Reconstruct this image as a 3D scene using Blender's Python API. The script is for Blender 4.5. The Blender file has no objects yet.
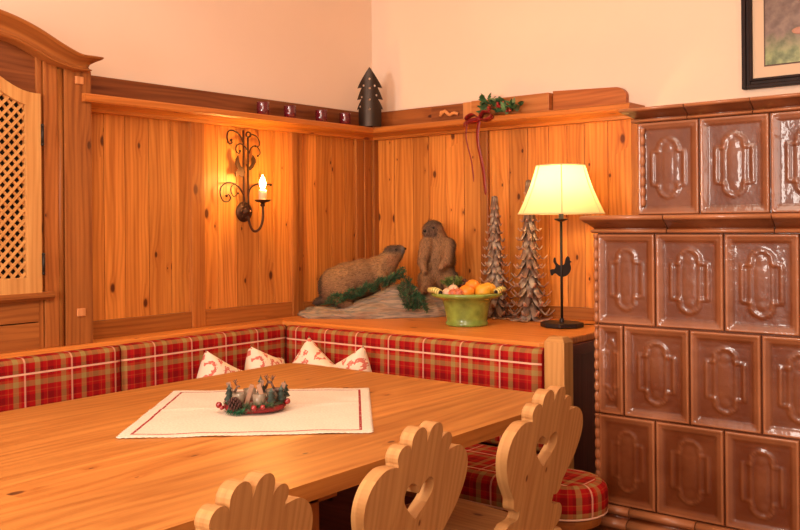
import bpy, bmesh, math, random
from mathutils import Vector, Matrix
from mathutils.geometry import tessellate_polygon
random.seed(7)
PI = math.pi
C = bpy.context.scene.collection
SC = bpy.context.scene

# ------------------------------------------------------------------ camera, light, exposure
SC.view_settings.view_transform = 'Standard'
SC.view_settings.look = 'None'
SC.view_settings.gamma = 1
SC.view_settings.use_curve_mapping = False
SC.view_settings.exposure = -0.24

cam = bpy.data.cameras.new('camera')
cam.sensor_width = 36
cam.lens = 36 * 902 / 800
cam.shift_y = -(265 - 224.5) / 800
cam.clip_start = 0.05
co = bpy.data.objects.new('camera', cam)
fwd = Vector((.7776, .6290, 0)).normalized()
rgt = Vector((fwd.y, -fwd.x, 0))
up = Vector((0, 0, 1))
roll = .0087
r2 = rgt * math.cos(roll) - up * math.sin(roll)
u2 = up * math.cos(roll) + rgt * math.sin(roll)
co.matrix_world = Matrix(((r2.x, u2.x, -fwd.x, -3.538), (r2.y, u2.y, -fwd.y, -3.039), (r2.z, u2.z, -fwd.z, 1.28), (0, 0, 0, 1)))
C.objects.link(co)
SC.camera = co

w = bpy.data.worlds.new('world'); SC.world = w; w.use_nodes = True
w.node_tree.nodes['Background'].inputs[0].default_value = (.75, .85, 1, 1)
w.node_tree.nodes['Background'].inputs[1].default_value = 1.0

def light(name, kind, loc, power, color, size=1, size_y=None, direction=None, radius=None, spread=None):
    l = bpy.data.lights.new(name, kind); l.energy = power; l.color = color
    if kind == 'AREA':
        l.shape = 'RECTANGLE'; l.size = size; l.size_y = size_y or size
        if spread: l.spread = spread
    if radius is not None: l.shadow_soft_size = radius
    o = bpy.data.objects.new(name, l); o.location = loc
    if direction is not None:
        o.rotation_euler = Vector(direction).to_track_quat('-Z', 'Y').to_euler()
    C.objects.link(o); return o

# daylight through the two windows of the side wall, plus warm overhead fill added out of view
light('window_light', 'AREA', (-5.52, -1.30, 1.62), 92, (1, .90, .80), .6, 1.1, (1, -.12, -.05))
light('window_light', 'AREA', (-5.52, -3.3, 1.62), 40, (1, .86, .72), .9, 1.1, (1, .15, -.05))
light('ceiling_fill', 'AREA', (-2.6, -2.0, 2.50), 26, (1, .83, .66), 2.4, 2.2, (0, 0, -1))  # main soft fill, an added area light rather than a known fitting
light('point_fill', 'POINT', (-2.4, -1.7, 2.20), 27, (1, .83, .66), radius=.22)  # unseen point fill, added to brighten the upper walls
light('point_fill', 'POINT', (-4.3, -2.6, 2.20), 26, (1, .83, .66), radius=.22)  # second added point fill, farther back and out of view
light('ceiling_fill', 'AREA', (-4.2, -4.2, 2.50), 14, (1, .83, .66), 1.4, 1.4, (.35, .35, -.8))  # extra fill added behind the camera, tilted into the room

# ------------------------------------------------------------------ materials
def nt(name):
    m = bpy.data.materials.new(name); m.use_nodes = True
    t = m.node_tree; b = t.nodes['Principled BSDF']
    return m, t, b
def N(t, kind, **kw):
    n = t.nodes.new(kind)
    for k, v in kw.items(): setattr(n, k, v)
    return n
def L(t, a, b): t.links.new(a, b)
def M_(t, op, a, b=None, c=None, clamp=False):
    n = N(t, 'ShaderNodeMath', operation=op); n.use_clamp = clamp
    for i, x in enumerate((a, b, c)):
        if x is None: continue
        if isinstance(x, (int, float)): n.inputs[i].default_value = x
        else: L(t, x, n.inputs[i])
    return n.outputs[0]
def mixc(t, fac, a, b, mode='MIX'):
    n = N(t, 'ShaderNodeMix', data_type='RGBA', blend_type=mode)
    for i, x in ((0, fac), (6, a), (7, b)):
        if isinstance(x, (int, float)): n.inputs[i].default_value = x
        elif isinstance(x, tuple): n.inputs[i].default_value = (*x[:3], 1)
        else: L(t, x, n.inputs[i])
    return n.outputs[2]
def ramp(t, fac, stops, interp='LINEAR'):
    n = N(t, 'ShaderNodeValToRGB'); n.color_ramp.interpolation = interp
    els = n.color_ramp.elements
    while len(els) < len(stops): els.new(.5)
    for e, (p, c) in zip(els, stops):
        e.position = p; e.color = (*c[:3], 1) if isinstance(c, tuple) else (c, c, c, 1)
    L(t, fac, n.inputs[0]); return n.outputs[0]

def plain(name, col, rough=.5, metal=0, emit=None, es=0, noise=0, nscale=20, bump=0, spec=.5, coat=0):
    m, t, b = nt(name)
    b.inputs['Base Color'].default_value = (*col, 1)
    b.inputs['Roughness'].default_value = rough
    b.inputs['Metallic'].default_value = metal
    b.inputs['Specular IOR Level'].default_value = spec
    b.inputs['Coat Weight'].default_value = coat
    if emit:
        b.inputs['Emission Color'].default_value = (*emit, 1); b.inputs['Emission Strength'].default_value = es
    if noise or bump:
        tc = N(t, 'ShaderNodeTexCoord')
        n = N(t, 'ShaderNodeTexNoise'); n.inputs['Scale'].default_value = nscale; n.inputs['Detail'].default_value = 5
        L(t, tc.outputs['Object'], n.inputs['Vector'])
        if noise:
            L(t, ramp(t, n.outputs[0], [(.3, tuple(c * (1 - noise) for c in col)), (.7, tuple(min(1, c * (1 + noise)) for c in col))]), b.inputs['Base Color'])
        if bump:
            bp = N(t, 'ShaderNodeBump'); bp.inputs['Strength'].default_value = bump; bp.inputs['Distance'].default_value = .01
            L(t, n.outputs[0], bp.inputs['Height']); L(t, bp.outputs[0], b.inputs['Normal'])
    return m

def wood(name, light_, dark, knot, rough=.42, grain=1.0, knots=.5, vary=.20, coat=.03, ring=1.0):
    m, t, b = nt(name)
    uv = N(t, 'ShaderNodeUVMap', uv_map='UVMap')
    sx = N(t, 'ShaderNodeSeparateXYZ'); L(t, uv.outputs[0], sx.inputs[0])
    u, v = sx.outputs[0], sx.outputs[1]
    def comb(a, b_):
        c = N(t, 'ShaderNodeCombineXYZ'); L(t, a, c.inputs[0]); L(t, b_, c.inputs[1]); return c.outputs[0]
    # broad wander of the grain
    nz = N(t, 'ShaderNodeTexNoise'); nz.inputs['Scale'].default_value = 1; nz.inputs['Detail'].default_value = 2
    L(t, comb(M_(t, 'MULTIPLY', u, 1.1), M_(t, 'MULTIPLY', v, 7)), nz.inputs['Vector'])
    # knots
    vo = N(t, 'ShaderNodeTexVoronoi', voronoi_dimensions='2D'); vo.inputs['Scale'].default_value = 1; vo.inputs['Randomness'].default_value = .95
    L(t, comb(M_(t, 'MULTIPLY', u, 5.0), M_(t, 'MULTIPLY', v, 9.5)), vo.inputs['Vector'])
    sc = N(t, 'ShaderNodeSeparateColor'); L(t, vo.outputs['Color'], sc.inputs[0])
    on = M_(t, 'LESS_THAN', sc.outputs[0], knots)
    size = M_(t, 'MULTIPLY_ADD', M_(t, 'POWER', sc.outputs[1], 2.0), .085, .024)
    kd = M_(t, 'DIVIDE', vo.outputs['Distance'], size)
    km = N(t, 'ShaderNodeMapRange', interpolation_type='SMOOTHSTEP'); L(t, kd, km.inputs[0])
    km.inputs[1].default_value = .6; km.inputs[2].default_value = 1.3; km.inputs[3].default_value = 1; km.inputs[4].default_value = 0
    kmask = M_(t, 'MULTIPLY', km.outputs[0], on)
    halo = M_(t, 'MULTIPLY', M_(t, 'POWER', 2.718, M_(t, 'MULTIPLY', kd, -.55)), on)
    # annual rings bending round the knots
    ph = M_(t, 'ADD', M_(t, 'MULTIPLY', v, 290 * grain), M_(t, 'ADD', M_(t, 'MULTIPLY', nz.outputs[0], 34), M_(t, 'MULTIPLY', halo, 9)))
    rg = M_(t, 'MULTIPLY_ADD', M_(t, 'SINE', ph), .5, .5)
    f2 = N(t, 'ShaderNodeTexNoise'); f2.inputs['Scale'].default_value = 1; f2.inputs['Detail'].default_value = 4
    L(t, comb(M_(t, 'MULTIPLY', u, 5), M_(t, 'MULTIPLY', v, 260)), f2.inputs['Vector'])
    f3 = N(t, 'ShaderNodeTexNoise'); f3.inputs['Scale'].default_value = 1; f3.inputs['Detail'].default_value = 3
    L(t, comb(M_(t, 'MULTIPLY', u, 1.6), M_(t, 'MULTIPLY', v, 34)), f3.inputs['Vector'])
    f = M_(t, 'ADD', M_(t, 'MULTIPLY', M_(t, 'POWER', rg, 1.6), .16 * ring), M_(t, 'ADD', M_(t, 'MULTIPLY', f2.outputs[0], .30), M_(t, 'MULTIPLY', f3.outputs[0], .80)))
    f = M_(t, 'ADD', f, M_(t, 'MULTIPLY', halo, .22))
    col = ramp(t, f, [(.40, light_), (.95, dark)])
    col = mixc(t, M_(t, 'MULTIPLY', kmask, .94), col, knot)
    at = N(t, 'ShaderNodeAttribute', attribute_name='rnd')
    k = M_(t, 'MULTIPLY_ADD', at.outputs['Fac'], vary * 2, 1 - vary)
    sc2 = N(t, 'ShaderNodeVectorMath', operation='SCALE'); L(t, col, sc2.inputs[0]); L(t, k, sc2.inputs['Scale'])
    L(t, sc2.outputs[0], b.inputs['Base Color'])
    b.inputs['Roughness'].default_value = rough
    b.inputs['Coat Weight'].default_value = coat; b.inputs['Coat Roughness'].default_value = .3; b.inputs['Specular IOR Level'].default_value = .28
    bp = N(t, 'ShaderNodeBump'); bp.inputs['Strength'].default_value = .18; bp.inputs['Distance'].default_value = .003
    L(t, f, bp.inputs['Height']); L(t, bp.outputs[0], b.inputs['Normal'])
    return m

def plaid(name):
    m, t, b = nt(name)
    uv = N(t, 'ShaderNodeUVMap', uv_map='UVMap')
    sx = N(t, 'ShaderNodeSeparateXYZ'); L(t, uv.outputs[0], sx.inputs[0])
    red, dred, tan, pale, org = (.40, .007, .007), (.18, .003, .005), (.34, .27, .085), (.85, .50, .34), (.46, .07, .02)
    stops = [(0, dred), (.07, red), (.19, tan), (.30, dred), (.36, red), (.43, org), (.45, dred), (.58, red), (.63, org), (.65, red),
             (.74, tan), (.85, org), (.90, red)]
    outs = []; whites = []
    for o in (sx.outputs[0], sx.outputs[1]):
        fr = M_(t, 'FRACT', M_(t, 'DIVIDE', o, .172))
        outs.append(ramp(t, fr, stops, 'CONSTANT'))
        whites.append(M_(t, 'GREATER_THAN', fr, .962))
    col = mixc(t, .5, outs[0], outs[1])
    # woven: soften with threads
    nz = N(t, 'ShaderNodeTexNoise'); nz.inputs['Scale'].default_value = 9; L(t, uv.outputs[0], nz.inputs['Vector'])
    col = mixc(t, M_(t, 'MULTIPLY', nz.outputs[0], .35), col, (.36, .008, .008))
    col = mixc(t, M_(t, 'MULTIPLY', whites[0], .5), col, pale)
    col = mixc(t, M_(t, 'MULTIPLY', whites[1], .92), col, pale)
    L(t, col, b.inputs['Base Color']); b.inputs['Roughness'].default_value = .85
    b.inputs['Specular IOR Level'].default_value = .15
    vw = M_(t, 'ADD', M_(t, 'SINE', M_(t, 'MULTIPLY', sx.outputs[0], 3000)), M_(t, 'SINE', M_(t, 'MULTIPLY', sx.outputs[1], 3000)))
    bp = N(t, 'ShaderNodeBump'); bp.inputs['Strength'].default_value = .1; bp.inputs['Distance'].default_value = .001
    L(t, vw, bp.inputs['Height']); L(t, bp.outputs[0], b.inputs['Normal'])
    return m

def attrmat(name, attr, rough=.8, mult=None, bump=0, nscale=30, noise=.25):
    m, t, b = nt(name)
    a = N(t, 'ShaderNodeAttribute', attribute_name=attr)
    tc = N(t, 'ShaderNodeTexCoord')
    n = N(t, 'ShaderNodeTexNoise'); n.inputs['Scale'].default_value = nscale; n.inputs['Detail'].default_value = 6
    L(t, tc.outputs['Object'], n.inputs['Vector'])
    k = M_(t, 'MULTIPLY_ADD', n.outputs[0], noise * 2, 1 - noise)
    s = N(t, 'ShaderNodeVectorMath', operation='SCALE'); L(t, a.outputs['Color'], s.inputs[0]); L(t, k, s.inputs['Scale'])
    L(t, s.outputs[0], b.inputs['Base Color']); b.inputs['Roughness'].default_value = rough
    if bump:
        bp = N(t, 'ShaderNodeBump'); bp.inputs['Strength'].default_value = bump; bp.inputs['Distance'].default_value = .01
        L(t, n.outputs[0], bp.inputs['Height']); L(t, bp.outputs[0], b.inputs['Normal'])
    return m

def glaze(name, c1, c2):
    m, t, b = nt(name)
    tc = N(t, 'ShaderNodeTexCoord')
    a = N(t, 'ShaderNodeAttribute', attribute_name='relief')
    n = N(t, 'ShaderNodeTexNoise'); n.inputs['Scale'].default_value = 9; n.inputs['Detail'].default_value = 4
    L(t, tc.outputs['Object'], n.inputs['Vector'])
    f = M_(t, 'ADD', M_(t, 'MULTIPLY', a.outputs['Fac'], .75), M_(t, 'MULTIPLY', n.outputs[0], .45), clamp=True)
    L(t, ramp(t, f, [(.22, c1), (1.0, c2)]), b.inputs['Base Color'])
    b.inputs['Roughness'].default_value = .33; b.inputs['Specular IOR Level'].default_value = .3
    b.inputs['Coat Weight'].default_value = .38; b.inputs['Coat Roughness'].default_value = .03
    n2 = N(t, 'ShaderNodeTexNoise'); n2.inputs['Scale'].default_value = 28; n2.inputs['Detail'].default_value = 3
    L(t, tc.outputs['Object'], n2.inputs['Vector'])
    bp = N(t, 'ShaderNodeBump'); bp.inputs['Strength'].default_value = .24; bp.inputs['Distance'].default_value = .006
    L(t, n2.outputs[0], bp.inputs['Height']); L(t, bp.outputs[0], b.inputs['Normal']); L(t, bp.outputs[0], b.inputs['Coat Normal'])
    return m

MT = {}
MT['plaster'] = plain('plaster', (.92, .725, .575), .9, noise=.03, nscale=1.3, bump=.15)
MT['panel'] = wood('panel_pine', (.76, .285, .055), (.38, .098, .015), (.09, .018, .005), knots=.62)
MT['batten'] = wood('batten_pine', (.44, .15, .030), (.23, .055, .009), (.12, .025, .008), knots=.15)
MT['railwood'] = wood('rail_pine', (.58, .19, .036), (.34, .095, .016), (.15, .03, .01), knots=.22)
MT['shelfwood'] = wood('shelf_pine', (.78, .28, .055), (.48, .13, .018), (.18, .035, .01), knots=.22)
MT['oldwood'] = wood('old_board', (.34, .105, .028), (.13, .028, .008), (.08, .02, .008), knots=.15)
MT['cabwood'] = wood('cabinet_pine', (.45, .150, .032), (.19, .047, .009), (.10, .03, .01), knots=.3, rough=.5)
MT['doorwood'] = wood('door_pine', (.66, .34, .11), (.45, .18, .045), (.3, .1, .03), knots=.15)
MT['tablewood'] = wood('table_wood', (.57, .235, .055), (.29, .085, .014), (.10, .03, .01), knots=.14, grain=.5, rough=.40, vary=.14, coat=.06)
MT['chairwood'] = wood('chair_pine', (.58, .31, .112), (.36, .150, .046), (.14, .04, .015), knots=.75, rough=.5, coat=.05)
MT['darkwood'] = wood('dark_wood', (.16, .035, .022), (.09, .018, .012), (.02, .006, .004), knots=.1)
MT['plaid'] = plaid('red_plaid')
MT['iron'] = plain('wrought_iron', (.085, .034, .016), .45, .7, noise=.3, nscale=60)
MT['black'] = plain('black_metal', (.02, .013, .011), .45, .3)
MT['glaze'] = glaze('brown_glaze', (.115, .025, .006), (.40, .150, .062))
MT['gold'] = plain('brass', (.8, .5, .15), .25, 1)
MT['floor'] = wood('floor_wood', (.22, .09, .035), (.12, .04, .015), (.05, .02, .01))
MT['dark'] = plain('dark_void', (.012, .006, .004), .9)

# ------------------------------------------------------------------ mesh builder
class MB:
    def __init__(s):
        s.bm = bmesh.new(); s.uv = s.bm.loops.layers.uv.new('UVMap')
        s.rnd = s.bm.faces.layers.float.new('rnd'); s.col = s.bm.verts.layers.float_color.new('tint')
        s.cur = (1, 1, 1); s.smooth_all = False
    def face(s, vs, smooth=False):
        try: f = s.bm.faces.new(vs)
        except ValueError: return None
        f.smooth = smooth; return f
    def vert(s, co_):
        v = s.bm.verts.new(co_); v[s.col] = (*s.cur, 1); return v
    def plan(s, faces, grain=2, off=None, rn=None):
        """planar UVs, u along the grain axis"""
        off = off or (random.random() * 40, random.random() * 40); rn = random.random() if rn is None else rn
        for f in faces:
            if f is None: continue
            f.normal_update(); n = f.normal; ax = max(range(3), key=lambda i: abs(n[i]))
            if ax == grain: a, b = [i for i in range(3) if i != ax]
            else: a = grain; b = 3 - ax - grain
            f[s.rnd] = rn
            for l in f.loops: l[s.uv].uv = (l.vert.co[a] + off[0], l.vert.co[b] + off[1])
    def box(s, x0, x1, y0, y1, z0, z1, grain=None, bev=0, rn=None, M=None):
        c = [(x, y, z) for x in (x0, x1) for y in (y0, y1) for z in (z0, z1)]
        if grain is None:
            d = (abs(x1 - x0), abs(y1 - y0), abs(z1 - z0)); grain = d.index(max(d))
        vs = [s.vert(p) for p in c]
        fs = [s.face([vs[i] for i in q]) for q in ((0, 1, 3, 2), (4, 6, 7, 5), (0, 4, 5, 1), (2, 3, 7, 6), (0, 2, 6, 4), (1, 5, 7, 3))]
        if bev:
            es = list({e for f in fs for e in f.edges})
            r = bmesh.ops.bevel(s.bm, geom=es, offset=bev, segments=2, profile=.6, affect='EDGES')
            fs = list({f for v in r['verts'] for f in v.link_faces} | {f for f in fs if f.is_valid})
            for v in {v for f in fs for v in f.verts}: v[s.col] = (*s.cur, 1)
        s.plan(fs, grain, rn=rn)
        if M is not None:
            for v in {v for f in fs for v in f.verts}: v.co = M @ v.co
        return fs
    def obox(s, c, dx, dy, dz, hx, hy, hz, grain=0, rn=None, bev=0):
        """box at centre c with axis vectors dx,dy,dz and half sizes"""
        M = Matrix((( *dx, 0), (*dy, 0), (*dz, 0), (0, 0, 0, 1))).transposed(); M.translation = c
        return s.box(-hx, hx, -hy, hy, -hz, hz, grain, bev, rn, M)
    def prism(s, loops, axis, a0, a1, grain=2, smooth_sides=False, rn=None, shear=None):
        """loops: [outer, holes...] of 2D points, extruded along axis from a0 to a1"""
        def P(p, a):
            q = [(a, p[0], p[1]), (p[0], a, p[1]), (p[0], p[1], a)][axis]
            return q
        fs = []
        vs0 = [[s.vert(P(p, a0)) for p in lp] for lp in loops]; vs1 = [[s.vert(P(p, a1)) for p in lp] for lp in loops]
        flat = [Vector((p[0], p[1], 0)) for lp in loops for p in lp]
        tris = tessellate_polygon([[Vector((p[0], p[1], 0)) for p in lp] for lp in loops])
        f0 = [v for l in vs0 for v in l]; f1 = [v for l in vs1 for v in l]
        for a, b, c in tris:
            fs.append(s.face([f0[a], f0[b], f0[c]])); fs.append(s.face([f1[c], f1[b], f1[a]]))
        s.plan(fs, grain, off=(o := (random.random() * 40, random.random() * 40)), rn=(r := random.random() if rn is None else rn))
        sd = []
        for a, b in zip(vs0, vs1):
            for i in range(len(a)):
                j = (i + 1) % len(a); sd.append(s.face([a[i], a[j], b[j], b[i]], smooth_sides))
        s.plan(sd, grain, off=o, rn=r)
        bmesh.ops.recalc_face_normals(s.bm, faces=[f for f in fs + sd if f])
        return fs + sd
    def tube(s, pts, r, n=8, closed=False, cap=True, rn=None):
        pts = [Vector(p) for p in pts]; m = len(pts); R = r if callable(r) else (lambda t: r)
        rings = []; prev = None
        for i, p in enumerate(pts):
            if closed: d = pts[(i + 1) % m] - pts[i - 1]
            else: d = pts[min(i + 1, m - 1)] - pts[max(i - 1, 0)]
            d = d.normalized() if d.length > 1e-9 else Vector((0, 0, 1))
            if prev is None:
                a = d.orthogonal().normalized()
            else:
                a = prev - d * prev.dot(d)
                a = a.normalized() if a.length > 1e-6 else d.orthogonal().normalized()
            prev = a; b = d.cross(a); rr = R(i / max(1, m - 1))
            rings.append([s.vert(p + (a * math.cos(2 * PI * k / n) + b * math.sin(2 * PI * k / n)) * rr) for k in range(n)])
        fs = []; L_ = 0; rn = random.random() if rn is None else rn; ou, ov = random.random() * 30, random.random() * 30
        for i in range(m if closed else m - 1):
            A, B = rings[i], rings[(i + 1) % m]; l = (pts[(i + 1) % m] - pts[i]).length
            for k in range(n):
                f = s.face([A[k], A[(k + 1) % n], B[(k + 1) % n], B[k]], True)
                if f:
                    f[s.rnd] = rn
                    rr = R(i / max(1, m - 1)) * 2 * PI / n
                    for lp, q in zip(f.loops, ((L_, k * rr), (L_, (k + 1) * rr), (L_ + l, (k + 1) * rr), (L_ + l, k * rr))): lp[s.uv].uv = (q[0] + ou, q[1] + ov)
            L_ += l
        if cap and not closed:
            s.face(rings[0][::-1]); s.face(rings[-1])
    def lathe(s, prof, c=(0, 0, 0), n=32, M=None, sx=1, sy=1, wob=0):
        """prof: (radius, z) pairs, closed at the axis when radius is 0"""
        rings = []
        for r, z in prof:
            if r < 1e-6: rings.append([s.vert((c[0], c[1], c[2] + z))])
            else: rings.append([s.vert((c[0] + r * sx * math.cos(2 * PI * k / n) * (1 + wob * math.sin(5 * k)), c[1] + r * sy * math.sin(2 * PI * k / n), c[2] + z)) for k in range(n)])
        new = [v for r in rings for v in r]; fs = []
        for A, B in zip(rings, rings[1:]):
            if len(A) == 1 and len(B) == 1: continue
            for k in range(n):
                j = (k + 1) % n
                if len(A) == 1: fs.append(s.face([A[0], B[j], B[k]], True))
                elif len(B) == 1: fs.append(s.face([A[k], A[j], B[0]], True))
                else: fs.append(s.face([A[k], A[j], B[j], B[k]], True))
        s.plan(fs, 2)
        if M is not None:
            for v in new: v.co = M @ v.co
        return new
    def ball(s, c, r, n=16, sc=(1, 1, 1), M=None):
        k = max(6, n // 2)
        pr = [(math.sin(PI * i / k), -math.cos(PI * i / k)) for i in range(k + 1)]
        new = s.lathe([(a if 0 < i < k else 0, b) for i, (a, b) in enumerate(pr)], (0, 0, 0), n)
        R = Matrix.Identity(3) if M is None else M
        for v in new: v.co = R @ Vector((v.co.x * r * sc[0], v.co.y * r * sc[1], v.co.z * r * sc[2])) + Vector(c)
    def sheet(s, nu, nv, fn, uvf=None, smooth=True, keep=None):
        g = [[s.vert(fn(i / nu, j / nv)) for j in range(nv + 1)] for i in range(nu + 1)]
        for i in range(nu):
            for j in range(nv):
                if keep and not keep((i + .5) / nu, (j + .5) / nv): continue
                f = s.face([g[i][j], g[i + 1][j], g[i + 1][j + 1], g[i][j + 1]], smooth)
                if f and uvf:
                    for lp, (a, b) in zip(f.loops, ((i, j), (i + 1, j), (i + 1, j + 1), (i, j + 1))): lp[s.uv].uv = uvf(a / nu, b / nv)
        if keep:
            bmesh.ops.delete(s.bm, geom=[v for v in s.bm.verts if not v.link_faces], context='VERTS')
        return g
    def build(s, name, mat, parent=None, mods=(), recalc=False):
        if recalc: bmesh.ops.recalc_face_normals(s.bm, faces=s.bm.faces[:])
        me = bpy.data.meshes.new(name)
        off = Vector((0, 0, 0)); p = parent
        while p is not None: off += p.location; p = p.parent
        if off.length:
            for v in s.bm.verts: v.co -= off
        s.bm.to_mesh(me); s.bm.free(); me.materials.append(mat)
        o = bpy.data.objects.new(name, me); C.objects.link(o)
        if parent is not None: o.parent = parent
        for kind, kw in mods:
            md = o.modifiers.new(kind.lower(), kind)
            for k, v in kw.items(): setattr(md, k, v)
        return o
BEV = lambda w=.003, sg=2: ('BEVEL', dict(width=w, segments=sg, limit_method='ANGLE', angle_limit=.7))

def tag(o, label, cat, group=None):
    o['label'] = label; o['category'] = cat
    if group: o['group'] = group
    return o
def thing(name, label, cat, loc=(0, 0, 0), group=None):
    o = bpy.data.objects.new(name, None); C.objects.link(o); o.location = loc; o.empty_display_size = .05
    return tag(o, label, cat, group)
def single(mb, name, mat, label, cat, loc, group=None, mods=(), recalc=False):
    """a thing that is one mesh; its origin goes to loc"""
    o = mb.build(name, mat, None, mods, recalc); o.data.transform(Matrix.Translation(-Vector(loc))); o.location = loc
    return tag(o, label, cat, group)
def struct(mb, name, mat, mods=()):
    o = mb.build(name, mat, None, mods); o['kind'] = 'structure'; return o
def copy_tree(o, parent=None):
    c = o.copy(); C.objects.link(c); c.parent = parent
    for ch in [x for x in o.children]: copy_tree(ch, c)
    return c
def arc(cx, cy, r, a0, a1, n=8):
    return [(cx + r * math.cos(math.radians(a0 + (a1 - a0) * i / n)), cy + r * math.sin(math.radians(a0 + (a1 - a0) * i / n))) for i in range(n + 1)]
def spline(pts, n=6, closed=False):
    out = []; m = len(pts); V = [Vector(p) for p in pts]
    for i in range(m if closed else m - 1):
        p0, p1, p2, p3 = (V[(i - 1) % m] if closed or i > 0 else V[0]), V[i], V[(i + 1) % m], (V[(i + 2) % m] if closed or i + 2 < m else V[-1])
        for k in range(n):
            t_ = k / n
            out.append(.5 * ((2 * p1) + (p2 - p0) * t_ + (2 * p0 - 5 * p1 + 4 * p2 - p3) * t_ ** 2 + (3 * p1 - p0 - 3 * p2 + p3) * t_ ** 3))
    if not closed: out.append(V[-1])
    return [tuple(p) for p in out]

# ------------------------------------------------------------------ room shell
b = MB(); b.box(-5.6, .12, -5.2, .12, -.1, 0, 0)
struct(b, 'floor', MT['floor'])
b = MB(); b.box(-5.6, .12, -5.2, .12, 2.56, 2.66, 0); struct(b, 'ceiling', MT['plaster'])
b = MB(); b.box(-5.7, .12, 0, .12, 0, 2.56, 0); struct(b, 'wall_left', MT['plaster'])
b = MB(); b.box(0, .12, -5.2, 0, 0, 2.56, 1); struct(b, 'wall_right', MT['plaster'])
b = MB(); b.box(-5.7, .12, -5.3, -5.2, 0, 2.56, 0); struct(b, 'wall_back', MT['plaster'])
b = MB()
for y0, y1, z0, z1 in ((-5.2, 0, 0, 1.05), (-5.2, 0, 2.2, 2.56), (-.90, 0, 1.05, 2.2), (-2.82, -1.70, 1.05, 2.2), (-5.2, -3.78, 1.05, 2.2)):
    b.box(-5.72, -5.6, y0, y1, z0, z1, 1)
struct(b, 'wall_side', MT['plaster'])
for k, (y0, y1) in enumerate(((-1.70, -.90), (-3.78, -2.82))):
    b = MB()
    for q in ((y0, y0 + .05, 1.05, 2.2), (y1 - .05, y1, 1.05, 2.2), (y0, y1, 1.05, 1.1), (y0, y1, 2.15, 2.2), ((y0 + y1) / 2 - .02, (y0 + y1) / 2 + .02, 1.1, 2.15)):
        b.box(-5.70, -5.64, *q)
    struct(b, 'window_%d' % (k + 1), MT['doorwood'])

# wainscot: planks, battens, rails (structure)
def planks(axis, a0, a1, n, z0, z1, depth):
    b = MB(); ws = [random.uniform(.8, 1.25) for _ in range(n)]; S = sum(ws); a = a0
    for w_ in ws:
        e = a + (a1 - a0) * w_ / S; g = .0012 * (1 if a1 > a0 else -1)
        lo, hi = min(a + g, e - g), max(a + g, e - g)
        d = depth - random.random() * .0015
        if axis == 0: b.box(lo, hi, -d, 0, z0, z1, 2, .0015)
        else: b.box(-d, 0, lo, hi, z0, z1, 2, .0015)
        a = e
    return b
ZL = .86
struct(planks(0, -1.700, -1.17, 5, ZL, 1.72, .014), 'trim_1', MT['panel'])
struct(planks(0, -1.13, -.605, 5, ZL, 1.72, .014), 'trim_2', MT['panel'])
struct(planks(0, -.545, -.02, 5, ZL, 1.72, .014), 'trim_3', MT['panel'])
struct(planks(1, -.02, -.69, 6, ZL, 1.72, .014), 'trim_4', MT['panel'])
struct(planks(1, -.725, -1.44, 7, ZL, 1.72, .014), 'trim_5', MT['panel'])
b = MB(); b.box(-1.187, -1.118, -.034, 0, ZL, 1.72, 2, .004); struct(b, 'trim_6', MT['batten'])
b = MB(); b.box(-.614, -.575, -.036, 0, ZL, 1.72, 2, .004); b.box(-.573, -.540, -.030, 0, ZL, 1.72, 2, .004); struct(b, 'trim_7', MT['batten'])
b = MB(); b.box(-.16, -.105, -.030, 0, ZL, 1.72, 2, .004); b.box(-.102, -.05, -.034, 0, ZL, 1.72, 2, .004); b.box(-.048, 0, -.05, 0, ZL, 1.72, 2, .004)
struct(b, 'trim_8', MT['batten'])
b = MB(); b.box(-.030, 0, -.727, -.683, ZL, 1.72, 2, .004); struct(b, 'trim_9', MT['batten'])
b = MB(); b.box(-.030, 0, -1.49, -1.435, ZL, 1.72, 2, .004); struct(b, 'trim_10', MT['batten'])
b = MB(); b.box(-1.700, -1.187, -.030, 0, ZL, .928, 0, .003); b.box(-1.118, -.614, -.030, 0, ZL, .928, 0, .003)
b.box(-.54, -.16, -.030, 0, ZL, .92, 0, .003); struct(b, 'baseboard_left', MT['batten'])
b = MB(); b.box(-.026, 0, -.683, -.05, ZL, .915, 1, .003); b.box(-.026, 0, -1.435, -.727, ZL, .915, 1, .003); struct(b, 'baseboard_right', MT['batten'])
b = MB(); b.box(-1.655, 0, -.02, 0, 0, ZL, 0); b.box(-.02, 0, -1.5, -.02, 0, ZL, 1); struct(b, 'trim_11', MT['darkwood'])

# plate rail running round both walls
rail = thing('plate_rail', 'orange pine plate rail shelf running along both walls above the panelling', 'shelf', (0, 0, 1.71))
DL, DR = .135, .15
prof = [(0, 0), (-.045, 0), (-.05, .012), (-.075, .02), (-.105, .022), (-.128, .022), (-.135, .028), (-.135, .046), (-.129, .052), (0, .052)]
b = MB()
# left run, mitred into the right run
def run(b, prof, pts_fn, rn):
    rings = [[b.vert(p) for p in pts_fn(k)] for k in range(2)]; n = len(prof); fs = []
    for i in range(n): fs.append(b.face([rings[0][i], rings[0][(i + 1) % n], rings[1][(i + 1) % n], rings[1][i]]))
    fs.append(b.face(rings[0][::-1])); fs.append(b.face(rings[1])); return fs
q = DR / DL
fs = run(b, prof, lambda k: [((p * q if k else -1.733), p, 1.71 + z) for p, z in prof], 0); b.plan(fs, 0)
b.build('rail_board', MT['railwood'], rail, recalc=True)
b = MB(); fs = run(b, prof, lambda k: [(p * q, (-1.485 if k else p), 1.71 + z) for p, z in prof], 0); b.plan(fs, 1)
b.build('rail_board', MT['railwood'], rail, recalc=True)

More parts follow.
